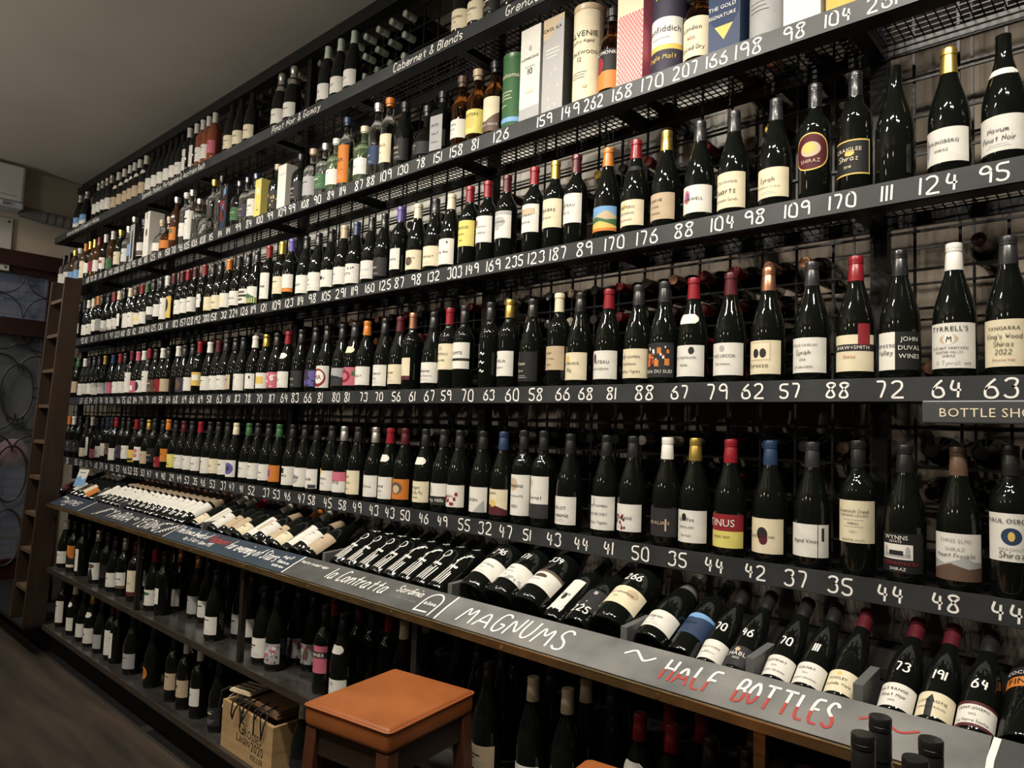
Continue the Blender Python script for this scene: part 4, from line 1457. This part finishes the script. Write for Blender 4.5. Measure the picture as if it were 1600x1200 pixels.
hand_panel(bs[4], -.830, .026, 'HALF', .066, CHALK, .9, .04, .0062, -.705, clip=.030)
hand_panel(bs[4], -.660, .026, 'BOTTLES', .066, CHALK, .9, .04, .0062, -.465, clip=.030)
hand_panel(bs[4], -.425, .045, '~', .060, CHALKR, .9, 0, .005, -.325)
hand_panel(bs[5], -.175, .026, 'Sd', .058, CHALK, .9, .1, .006)
# rack under the lying bottles
AL = R(27); CA, SA = math.cos(AL), math.sin(AL)
rb = MB()
for x in (CX0, CX1):
    pass
p0 = (1.515, .930); L = .30
q = [(p0[0], p0[1]), (p0[0]+L*CA, p0[1]+L*SA), (p0[0]+L*CA+.012*SA, p0[1]+L*SA-.012*CA), (p0[0]+.012*SA, p0[1]-.012*CA)]
rb.add([(CX0, *a) for a in q]+[(CX1, *a) for a in q], [(0, 1, 5, 4), (1, 2, 6, 5), (2, 3, 7, 6), (3, 0, 4, 7), (3, 2, 1, 0), (4, 5, 6, 7)]); obj('rack_board', rb, BLACKB, ct)
obj('rack_lip', boxm(((CX0, 1.503, .905), (CX1, 1.5135, .9945))), BLACKB, ct)
DIVG = mat('grey_painted_divider', (.10, .10, .10), .5)
DIVX = (-4.70, -4.36, -3.235, -2.275, -1.60, -.94, -.715, -.455, -.155)
def divider(x):
    d = MB(); q = [(0, .0), (.13, 0), (.13, .055), (0, .105)]
    pt = [(p0[0]+.001+a*CA, p0[1]+a*SA+b) for a, b in q]
    d.add([(x-.009, *a) for a in pt]+[(x+.009, *a) for a in pt], [(0, 1, 5, 4), (1, 2, 6, 5), (2, 3, 7, 6), (3, 0, 4, 7), (3, 2, 1, 0), (4, 5, 6, 7)]); obj('rack_divider', d, DIVG, ct)
S1Z, S2Z = .555, .20
for nm, z in (('upper_shelf', S1Z), ('lower_shelf', S2Z)):
    s = obj(nm, boxm(((CX0, 1.424, z-.022), (CX1, 2.2, z))), SHELF, ct)
    obj('edge_strip', boxm(((CX0, 1.417, z-.026), (CX1, 1.424, z+.002))), EDGEW, s)
obj('plinth', boxm(((CX0-1.6, 1.50, 0), (CX1, 1.52, S2Z-.024))), BLACKB, ct)
obj('plinth_top', boxm(((CX0-1.6, 1.325, S2Z-.022), (CX0-.0205, 2.2, S2Z-.002))), BLACKB, ct)
obj('back_panel', boxm(((CX0, 2.2, .0), (CX1, 2.22, 1.1))), BLACKB, ct)
obj('end_panel', boxm(((CX0-.02, 1.52, 0), (CX0, 2.22, .93))), BLACKB, ct)
for x in (-3.79, -2.72, -1.66, -.60, .45): obj('post', boxm(((x-.012, 1.428, S1Z+.0005), (x+.012, 1.448, .936)), ), BRASS if x > -1 else mat('dark_post_wood', (.012, .009, .007), .5), ct)
obj('rack_back', boxm(((CX0, 1.935, .99), (CX1, 1.947, 1.166))), mat('grey_brown_board', (.11, .095, .08), .7), ct)
fc = thing('floor_channel', 'dull metal cable channel along the floor at the foot of the counter', 'channel', (0, 1.475, 0))
obj('channel_body', boxm(((CX0-1.6, -.022, 0), (CX1, .022, .010))), mat('dark_metal_channel', (.03, .03, .03), .4, .6), fc)
obj('channel_edge', boxm(((CX0-1.6, -.026, 0), (CX1, -.0225, .013))), mat('worn_steel', (.22, .21, .19), .35, .9), fc)
for x in (-3.65, -2.35): obj('clip', boxm(((x-.04, -.018, .010), (x+.04, .018, .014))), mat('worn_steel', (.22, .21, .19), .35, .9), fc)
sg = thing('shop_sign', 'grey sign hanging under the fourth shelf reading bottle shop in pale capitals', 'sign', (-.233, YR-.004, 1.5965))
obj('plate', boxm(((-.135, 0, -.045), (.135, .006, .003))), mat('brushed_grey_plate', (.10, .105, .11), .38, .4, noise=(.07, .072, .075), scale=5), sg, bevel=.003)
gl, w_ = print_text('BOTTLE SHOP', .0185); m = MB()
for vs, fs in gl: m.add([(-.104+a*.178/w_, -.0008, -.031+b) for a, b in vs], fs)
obj('printed_capitals', m, ink('c'), sg)

# bottles lying on the sloped rack
RACK = """
-5.494 X k mL
-5.281 X W wS
-5.180 X W wS
-5.093 X W cS
-4.997 X k oL
-4.869 X k gM
-4.757 X k wT
-3.414 B w cL
-3.313 X w wT #r,-.3,.05,-.1,.95,k|#r,.3,.05,.4,.95,t
-3.203 B R wT
-3.140 X k tS
-3.079 X k tS
-3.020 B w cL
-2.933 X k wT #r,-.4,.05,-.2,.95,h|#r,.3,.3,.5,.9,t
-2.828 B k wH !w
-2.775 X o tS
-2.723 B w cL
-2.637 X k wT #r,-.2,.05,.0,.95,d
-2.540 B k wH !w
-2.457 B k tT
-2.221 X k - !ao;c.2:82
-2.154 X k - !ao;c.2:82
-2.077 X k - !ao;c.2:82
-2.018 X k - !ao;c.2:82
-1.923 X k - !ab;c.205:73
-1.862 X k - !ab;c.205:73
-1.790 X k - !ao;c.205:61
-1.715 X k - !ab;c.205:61
-1.519 G k wM CLOS ST JEAN|2018 !c.150:296
-1.404 G k wM ~Nos|CHATEAU|2017|#b,h,14,-.5,.05,.9,.2,.07 !c.150:171
-1.292 G d wM DOMAINE|#e,0,.62,.3,.12,d|#r,-1,.86,1,1,d|RESERVE !c.16:334
-1.219 X k wTn ~Orma|#e,0,.4,.3,.1,k !c.025:274
-1.122 B k gH #b,h,6,-.8,.1,.8,.9,.08 !c.03:225
-1.024 G k cM CROZES HERMITAGE|#e,.45,.7,.25,.2,t|2019 !c.150:266
-0.932 N s wM ~Filigran|brut
-0.869 X k uM Esprit|#r,-.05,.0,.05,.6,w|#m,b,-1,.9,0,.75,1,.9
-0.795 H k wM POUILLY FUISSE|#r,-.5,.3,.4,.32,k|2021 !c.095:70
-0.728 H k gM #e,-.1,.82,.15,.1,t|#t,0,.5,.2,w,CHABLIS|#t,0,.32,.1,w,2022 !c.095:46
-0.619 H k wM SANTENAY|2020|VINCENT GIRARDIN !c.095:70
-0.558 H k wM VOLNAY|2021|VINCENT GIRARDIN !c.095:111
-0.492 H M cM POOLEY|#e,-.1,.84,.12,.08,y|~Cooinda Vale
-0.371 H M wM BAT RANGE|~Pinot Noir|2022 !c.095:73
-0.310 H M cM #m,k,-.3,.68,-.1,.9,.0,.68|COTE-ROTIE|EMPORIUM ROUGE !c.095:191
-0.249 H k wM #r,-1,.0,1,.12,m|#r,-1,.88,1,1,m|SAINT-JOSEPH|2022|~La Pierre Seche !c.095:64
-0.190 X k - =black port bottle with white capitals and amber band
"""
rrows = parse(RACK)
_f = float(rrows[6][0])+.075
for k in range(15): rrows.append((str(_f+.0778*k), 'X', 'd', 'wH', [], ['w', 'c.028:'+str(random.choice((98, 112, 125, 140)))], 'tall white label under brown paper wrap'))
rrows.sort(key=lambda q: float(q[0]))
rad = [SHAPES[q[1][0]][3] for q in rrows]
items = sorted([(float(q[0]), rad[k], k) for k, q in enumerate(rrows)]+[(x, .0105, -1) for x in DIVX])
for (x0, r, k), x in zip(items, spread([a for a, _, _ in items], [b for _, b, _ in items])):
    if k < 0: divider(x); continue
    q = rrows[k]; sh = q[1][0]
    s0 = 2*r*SA/CA+.004
    loc = (x, p0[0]+s0*CA-(r+.001)*SA, p0[1]+s0*SA+(r+.001)*CA); tilt = AL
    if sh == 'H':                                                    # the half bottles stand steeper, necks on a rest bar
        tilt = R(36); y0 = p0[0]+2*r*math.sin(tilt)+.002; loc = (x, y0-r*math.sin(tilt), p0[1]+(y0-p0[0])*math.tan(AL)+.0015+r*math.cos(tilt))
    nm = {'G': 'magnum_bottle', 'H': 'half_bottle', 'N': 'champagne_bottle'}.get(sh, 'wine_bottle')
    o = bottle(nm, '', 'wine bottle', 'bottles lying on the sloped rack', loc, sh, q[2], q[3], q[4], 'k', (-(math.pi/2-tilt), 0, 0), x < -2.6, (k*5) % 41, q[5])
    if q[6] and 'port' in q[6]:
        lm, ms = label_parts(cyl_map(SHAPES['X'][3]), .150, .172, .045, ['#t,0,.1,.8,w,COCKBURNS'], 'k', 1); obj('white_capitals', lm, ms, o)
        lm, ms = label_parts(cyl_map(SHAPES['X'][3]), .120, .146, .045, ['#t,0,.2,.6,k,FINEST'], 'o', 1); obj('amber_band', lm, ms, o)
    if q[3] != '-': lab = q[6] or ({'L': 'low ', 'T': 'tall ', 'H': 'high ', 'M': '', 'S': ''}[q[3][1]]+WORDS[q[3][0]]+' label')
    else: lab = q[6] or ('white ring drawing' if 'ao' in q[5] else 'white spray drawing')
    LABELS.append((o, q[6] or f"{capword(q[2])} {SHAPEWORD[sh]} bottle, {lab}", 'lying on the sloped rack', (20, x)))

# bottles standing under the counter: front and back ranks
UNDER = {}
UNDER['upper', 1.500] = """
-5.238 B w wS
-4.981 X k oT #m,k,-1,.35,-.4,.45,0,.6,.5,.42,1,.4|#r,-1,0,1,.12,c =orange sunset label
-4.825 X k wTn
-4.566 B s wT #e,0,.8,.5,.14,d|#m,k,-.4,.1,-.1,.6,.2,.65,.4,.1 =white label with a dark standing figure
-4.408 X k kM ROA
-4.288 B k wS
-4.153 X s wS #r,-1,0,1,.18,d|DOMAINE|sancerre
-3.998 X m cT #r,-1,0,1,.16,m|#e,-.3,.5,.25,.16,r|MAROLO
-3.752 B R wS #e,0,.75,.5,.1,e|#r,-.25,.1,-.1,.75,k
-3.633 X k wMn
-3.080 B k wS
-2.706 B k wS
-2.560 B k hS #b,f,22,-.9,.05,.9,.95,.09|#b,w,22,-.9,.05,.9,.95,.08|#b,i,16,-.9,.05,.9,.95,.06 =mottled grey and pink floral label
-2.230 X k fH #r,-1,.55,1,.78,k|#t,0,.6,.14,w,DONNER =pink label crossed by a black band
-2.119 B g wL !n:w
-1.415 B k tL
-1.250 B c wL
-1.134 B c wL
-0.916 B r wL !n:w
-0.837 B r wL !n:w
-0.732 B k wL ~No 2
-0.663 B k -
-0.537 B m wL
"""
UNDER['upper', 1.600] = """
-5.034 B k wS
-4.153 X k wS
-3.684 B q wM
-3.485 B q hM
-3.373 B k wS
-3.031 B k hM
-2.955 B k wS
-2.572 B k hS #b,d,25,-.9,.05,.9,.95,.1|#b,f,12,-.9,.05,.9,.95,.08 =mottled floral label
-2.465 B k hS #b,d,25,-.9,.05,.9,.95,.1|#b,f,12,-.9,.05,.9,.95,.08 =mottled floral label
-2.324 B R wL
-2.165 X m -
-2.092 X g -
-1.996 X R -
-1.912 B C wL
-1.556 B k gM
-1.455 B k kM
-1.268 B k gM
-1.137 B C -
-1.076 B k -
-0.896 B R -
-0.812 B R -
-0.685 B d -
"""
UNDER['upper', 1.705] = """
-5.112 X k -
-4.664 X M -
-4.511 X M -
-4.226 B k -
-4.008 B k -
-3.473 X R -
-3.372 B k -
-3.030 B k -
-2.862 X R -
-2.696 X R -
-2.513 B k -
-2.379 B M -
-2.023 X M -
-1.925 B C -
-1.755 B k -
-1.496 B k -
-1.272 B k -
-1.098 B k -
"""
UNDER['upper', 1.705] = UNDER['upper', 1.705].replace('330 R -\n', '330 X R -\n')
UNDER['lower', 1.495] = """
-5.095 X k wT
-4.871 B c wS !n:w
-4.695 B k wS
-4.562 B y wM !n:w
-4.403 B k hS
-4.232 X m wT
-4.174 X m wTn
-3.946 N k hS =large grey-tan label
-3.686 B k - !e =round orange sticker
-3.444 X k tM
-3.317 X w tM #e,-.2,.6,.2,.12,d
-3.177 X w wM
-2.985 B k gS
-2.335 B s kS DE WINES
"""
UNDER['lower', 1.595] = """
-5.824 X k hS
-5.379 B c wS
-5.156 B c wS
-4.878 B c -
-4.653 B c -
-4.110 B k - !e =round orange sticker
-3.876 B k -
-3.645 X w -
-3.455 X w -
-3.264 B k -
"""
for (lev, y), t in UNDER.items():
    rows = parse(t); z = S1Z if lev == 'upper' else S2Z
    rad = [SHAPES[q[1][0]][3] for q in rows]
    for k, (q, x) in enumerate(zip(rows, spread([float(q[0]) for q in rows], rad))):
        if lev == 'upper': x = max(x, CX0+.046)
        for px_ in (-3.79, -2.72, -1.66, -.60):
            if y < 1.52 and abs(x-px_) < .03: x += .045
        sh = q[1][0]; far = x < -3
        o = bottle('champagne_bottle' if sh == 'N' else 'wine_bottle', '', 'wine bottle', f'bottles on the {lev} shelf under the counter', (x, y, z+.0005), sh, q[2], q[3], q[4], 'k', (0, 0, random.uniform(-.2, .25)), far, (k*3+int(y*100)) % 37, [e for e in q[5] if e != 'e'])
        if 'e' in q[5]:
            m = MB(); mp = cyl_map(SHAPES[sh][3]); n = 16; us = [.030*math.cos(math.pi*(1-i/n)) for i in range(n+1)]; dz = [.030*math.sin(math.pi*i/n) for i in range(n+1)]
            m.add([mp(u, .07-d, .0005) for u, d in zip(us, dz)]+[mp(u, .07+d, .0005) for u, d in zip(us, dz)], [(i, i+1, n+i+2, n+i+1) for i in range(n)]); st = obj('round_sticker', m, paper('o'), o)
            m = MB(); pl = [(.014*math.cos(a/3), .07+.014*math.sin(a/3)) for a in range(14)]; vs, fs = ribbon(pl, .004); m.add([mp(a, b, .0011) for a, b in vs], fs); obj('printed_swirl', m, ink('k'), st)
        lab = q[6] or ('no label' if q[3] == '-' else {'L': 'low ', 'T': 'tall ', 'H': 'high ', 'M': '', 'S': ''}[q[3][1]]+WORDS[q[3][0]]+' label')
        LABELS.append((o, f"{capword(q[2])} {SHAPEWORD[sh]} bottle, {lab}", f"{dict([(1.5, 'front'), (1.6, 'second'), (1.705, 'rear'), (1.495, 'front'), (1.595, 'rear')])[y]} rank, {lev} under-counter shelf", ({'upper': 30, 'lower': 40}[lev]+y, x)))

rest = MB(); rest.box((-.797, 1.668, 1.012), (-.222, 1.680, 1.034)); obj('neck_rest', rest, BLACKB, ct)

cardt = MB(); cardt.box((-.045, -.0012, 0), (.045, .0012, .115)); cm, cmm = label_parts(lambda u, z, off: (u, -.0012-off, z), .002, .113, .043, ['#m,u,-1,.5,-.2,.62,.3,.4,1,.55', '#r,-.7,.8,.5,.84,b'], 'w', 2)
kt = thing('display_card', 'small white and sky blue card leaning in the rack beside the ladder', 'card', (-5.150, 1.545, 1.06), (R(-20), 0, R(20)))
obj('card', cardt, paper('w'), kt); obj('front_print', cm, cmm, kt)
# ---------------------------------------------------------------- stools, wine crate with bags, ladder, bottles on the near table
LEATHER = mat('tan_leather', (.33, .105, .030), .40, spec=.4, noise=(.25, .075, .020), scale=9, bump=.06)
SEAM = mat('leather_seam', (.34, .10, .03), .45)
LEGW = mat('red_brown_wood', (.11, .038, .018), .4, noise=(.07, .024, .012), scale=5, stretch=(10, 10, 1))
def stool(cx, cy, rz, label):
    t = thing('bar_stool', label, 'stool', (cx, cy, 0), (0, 0, rz), 'leather topped stools')
    a, b = .142, .164
    s = obj('seat', boxm(((-a, -b, .762), (a, b, .822))), LEATHER, t); bv = s.modifiers.new('soft_edges', 'BEVEL'); bv.width = .014; bv.segments = 4; ss = s.modifiers.new('puff', 'SUBSURF'); ss.levels = ss.render_levels = 1; ss.subdivision_type = 'SIMPLE'
    for p in s.data.polygons: p.use_smooth = True
    for z in (.8135, ):
        m = MB(); k = .0035; aa, bb = a+.0008, b+.0008; c = .012
        pts = [(-aa+c, -bb, z), (aa-c, -bb, z), (aa-c*.3, -bb+c*.3, z), (aa, -bb+c, z), (aa, bb-c, z), (aa-c*.3, bb-c*.3, z), (aa-c, bb, z), (-aa+c, bb, z), (-aa+c*.3, bb-c*.3, z), (-aa, bb-c, z), (-aa, -bb+c, z), (-aa+c*.3, -bb+c*.3, z)]
        m.tube(pts, .0028, 6, closed=True); obj('piping', m, SEAM, s, True)
    DK = mat('dark_apron_wood', (.030, .016, .010), .5)
    for sx in (-1, 1): obj('apron', boxm(((sx*(a-.022)-.009, -b+.035, .70), (sx*(a-.022)+.009, b-.035, .762))), DK, t)
    for sy in (-1, 1): obj('apron', boxm(((-a+.035, sy*(b-.022)-.009, .70), (a-.035, sy*(b-.022)+.009, .762))), DK, t)
    for sx in (-1, 1):
        for sy in (-1, 1):
            m = MB(); tx, ty = sx*(a-.024), sy*(b-.024); bx, by = sx*(a+.012), sy*(b+.012); h = .019; g = .016
            m.add([(bx-g, by-g, 0), (bx+g, by-g, 0), (bx+g, by+g, 0), (bx-g, by+g, 0), (tx-h, ty-h, .7618), (tx+h, ty-h, .7618), (tx+h, ty+h, .7618), (tx-h, ty+h, .7618)],
                  [(0, 3, 2, 1), (4, 5, 6, 7), (0, 1, 5, 4), (1, 2, 6, 5), (2, 3, 7, 6), (3, 0, 4, 7)]); obj('leg', m, LEGW, t, bevel=.003)
    for sx in (-1, 1): obj('footrest', boxm(((sx*(a+.002)-.009, -b, .25), (sx*(a+.002)+.009, b, .28))), LEGW, t)
    for sy in (-1, 1): obj('footrest', boxm(((-a, sy*(b+.002)-.009, .32), (a, sy*(b+.002)+.009, .35))), LEGW, t)
    return t
stool(-1.462, 1.193, R(9), 'tan leather topped wooden stool fully seen in front of the under-counter shelf')
stool(-.742, 1.140, R(9), 'second tan leather stool of which only a seat corner shows')

PINE = mat('pale_pine_crate', (.44, .29, .14), .6, noise=(.30, .19, .085), scale=3.5, stretch=(1, 1, 9), bump=.05)
cr = thing('wine_crate', 'pale pine wine crate with black printed lettering on the lowest shelf', 'crate', (-2.835, 1.437, S2Z+.0005))
W_, D_, H_ = .395, .30, .182
fp = obj('front_panel', boxm(((0, 0, 0), (W_, .014, H_))), PINE, cr)
obj('rear_panel', boxm(((0, D_-.014, 0), (W_, D_, H_))), PINE, cr)
for x in (0, W_-.014): obj('side_panel', boxm(((x, .0142, 0), (x+.014, D_-.0142, H_))), PINE, cr)
obj('base', boxm(((.0142, .0142, .002), (W_-.0142, D_-.0142, .012))), PINE, cr)
m = MB()
def pr(t, u, v, h, wfit=None):
    gl, w_ = print_text(t, h); k = (wfit/w_) if wfit else 1
    for vs, fs in gl: m.add([(u+a*k, -.0008, v+b) for a, b in vs], fs)
pr('G', .135, .092, .050); pr('ROSSES', .185, .092, .030, .135); pr('L', .125, .060, .030); pr('AGEN', .148, .060, .024, .085); pr('2020', .240, .052, .036, .095); pr('KELLER', .240, .022, .020, .095)
obj('printed_lettering', m, ink('k'), fp)
lid = boxm(((0, 0, 0), (.40, .010, .088))); lo = obj('raised_lid', lid, mat('kraft_card', (.30, .20, .11), .8), cr); lo.location = (-.005, .205, H_+.0005); lo.rotation_euler = (R(-8), 0, 0)
KRAFT = mat('brown_kraft_paper', (.20, .115, .06), .8, noise=(.15, .085, .045), scale=12)
ROPE = mat('black_cord', (.008, .008, .008), .7); CORD = mat('cream_cord', (.60, .50, .36), .7)
bx, by, bz = -2.835, 1.437, S2Z+H_+.001
for k, (dx, dy, w1, d1, rz, c) in enumerate(((.02, .04, .34, .15, .02, KRAFT), (.04, .035, .33, .15, -.02, KRAFT), (.11, .02, .26, .15, .05, KRAFT), (.055, -.004, .12, .10, .22, mat('cream_paper', (.62, .50, .33), .7)))):
    t = thing('paper_bag', ['flat brown paper carrier bag at the bottom of the pile on the crate', 'flat brown paper carrier bag with cream cords in the pile on the crate', 'flat brown paper carrier bag with black cords near the pile top', 'small folded cream paper bag lying over the crate front'][k], 'paper bag', (bx+dx, by+dy, bz+.0125*k+(.009 if k == 3 else 0)), (0, 0, rz), 'paper bags piled on the wine crate')
    obj('paper_body', boxm(((0, 0, 0), (w1, d1, .006)), ((.004, .002, .0061), (w1-.006, d1-.004, .0118))), c, t)
    if k == 1:
        for q in (0, 1):
            h = MB(); h.tube([(.01, .05+.03*q, .006), (-.045, .04+.03*q, .004), (-.095, .02+.02*q, -.03-.015*q), (-.105, .0+.02*q, -.055), (-.075, -.02+.01*q, -.060-.012*q)], .0022, 6); obj('handle', h, CORD, t, True)
    if k == 2:
        rn = random.Random(4)
        for q in range(5):
            x0 = (.012, .055, .085, .15, .205)[q]; h = MB(); pts = [(x0, .03, .0125), (x0+.01, -.004, .014), (x0+rn.uniform(-.01, .015), -.040, .004), (x0+rn.uniform(-.015, .02), -.042, -.045), (x0+rn.uniform(-.02, .02), -.040, -.06-rn.random()*.03), (x0+.02+rn.uniform(-.01, .01), -.042, -.03), (x0+.018, -.014, .0145)]
            h.tube(pts, .0034, 6); obj('handle', h, ROPE, t, True)
    if k == 3:
        for q in (0, 1, 2):
            h = MB(); h.tube([(.01, .02+.025*q, .0135), (.05, .014+.025*q, .0150), (.11, .02+.025*q, .0140)], .0024, 6); obj('printed_band' if q == 5 else 'handle', h, ROPE, t, True)
        h = MB(); h.tube([(-.005, .012, .012), (-.012, -.026, .006), (-.020, -.026, -.04), (-.030, -.024, -.075), (-.022, -.025, -.12)], .0042, 6); obj('handle', h, ROPE, t, True)

# library ladder hung at the far end
LADW = mat('brown_ladder_wood', (.045, .027, .016), .5, noise=(.030, .018, .011), scale=4, stretch=(6, 6, 1), bump=.08)
LADI = mat('worn_ladder_tread', (.085, .052, .028), .55, noise=(.06, .036, .02), scale=6)
ld = thing('library_ladder', 'tall brown wooden ladder with flat treads leaning against the far end of the shelves', 'ladder', (-5.386, 1.400, S2Z-.0015))
lean = .035/2.2
for sx in (-.150, .128):
    m = MB(); y0, y1 = -.03, .075; tz = 2.215
    m.add([(sx, y0-.05, .001), (sx+.022, y0-.05, .001), (sx+.022, y1-.03, .001), (sx, y1-.03, .001), (sx, y0+.035, tz), (sx+.022, y0+.035, tz), (sx+.022, y1+.03, tz), (sx, y1+.03, tz)], [(0, 3, 2, 1), (4, 5, 6, 7), (0, 1, 5, 4), (1, 2, 6, 5), (2, 3, 7, 6), (3, 0, 4, 7)])
    obj('stile', m, LADW, ld, bevel=.002)
for k in range(9):
    z = .20+.232*k; y0 = -.072+.085*z/2.215
    obj('tread', boxm(((-.1278, y0, z), (.1278, y0+.105, z+.022))), LADI, ld)

# four screw-capped bottles on a small table in the near corner
nt_ = thing('side_table', 'small dark table below the near end that carries four bottles', 'table', (-.28, 1.13, 0))
obj('table_top', boxm(((-.20, -.20, .765), (.22, .20, .79))), DARKWOOD, nt_)
for sx in (-.17, .17):
    for sy in (-.17, .17): obj('leg', boxm(((sx-.018, sy-.018, 0), (sx+.018, sy+.018, .765))), DARKWOOD, nt_)
for k, (x, y) in enumerate(((-.317, 1.112), (-.318, 1.200), (-.244, 1.080), (-.2435, 1.165))):
    o = bottle('wine_bottle', '', 'wine bottle', 'four bottles on the near table', (x, y, .7905), 'X', 'k', 'wS', (), 'k', (0, 0, .1*k), False, k)
    o['label'] = ['leftmost black screw-capped bottle of the four on the near table', 'tallest-looking black screw-capped bottle of the four, behind the leftmost one', 'black screw-capped bottle with the lowest cap of the four on the near table', 'rightmost black screw-capped bottle of the four on the near table'][k]

for n, lab, cat in (('floor', 'dark worn floorboards of the shop', 'floor'), ('ceiling', 'plain grey brown ceiling above the shelves', 'ceiling'), ('wall_back', 'dim brown plaster wall behind the wire shelves', 'wall'),
                    ('wall_left', 'cream painted wall with the glazed doorway', 'wall'), ('wall_right', 'plain grey side wall at the near end', 'wall'), ('wall_front', 'plain grey wall facing the bottle shelves', 'wall'),
                    ('door_1', 'oxblood wooden doorway with ironwork over its glass', 'door'), ('wall_outside', 'blue grey painted brick wall beyond the glazed door', 'wall'), ('window_1', 'dark window in the brick wall outside', 'window'), ('bright_wall_1', 'white sheet standing in for the spotlit wall behind the spirits shelf', 'board')):
    tag(bpy.data.objects[n], lab, cat)

# ---------------------------------------------------------------- finish the labels so that each singles out one thing
from collections import defaultdict
def short(s): return re.sub(r'\s+', ' ', s)
by = defaultdict(list)
for o, head, place, key in LABELS: by[(head+', '+place)].append((key, o, head, place))
for s, v in by.items():
    v.sort(key=lambda q: q[0])
    for n, (key, o, head, place) in enumerate(v):
        o['label'] = short(s if len(v) == 1 else f"{head}, {place}, {nth(n+1)} alike from ladder")
for o in list(COL.objects):
    if o.get('label') and o.parent is None:
        o['label'] = o['label'][0].upper()+o['label'][1:]
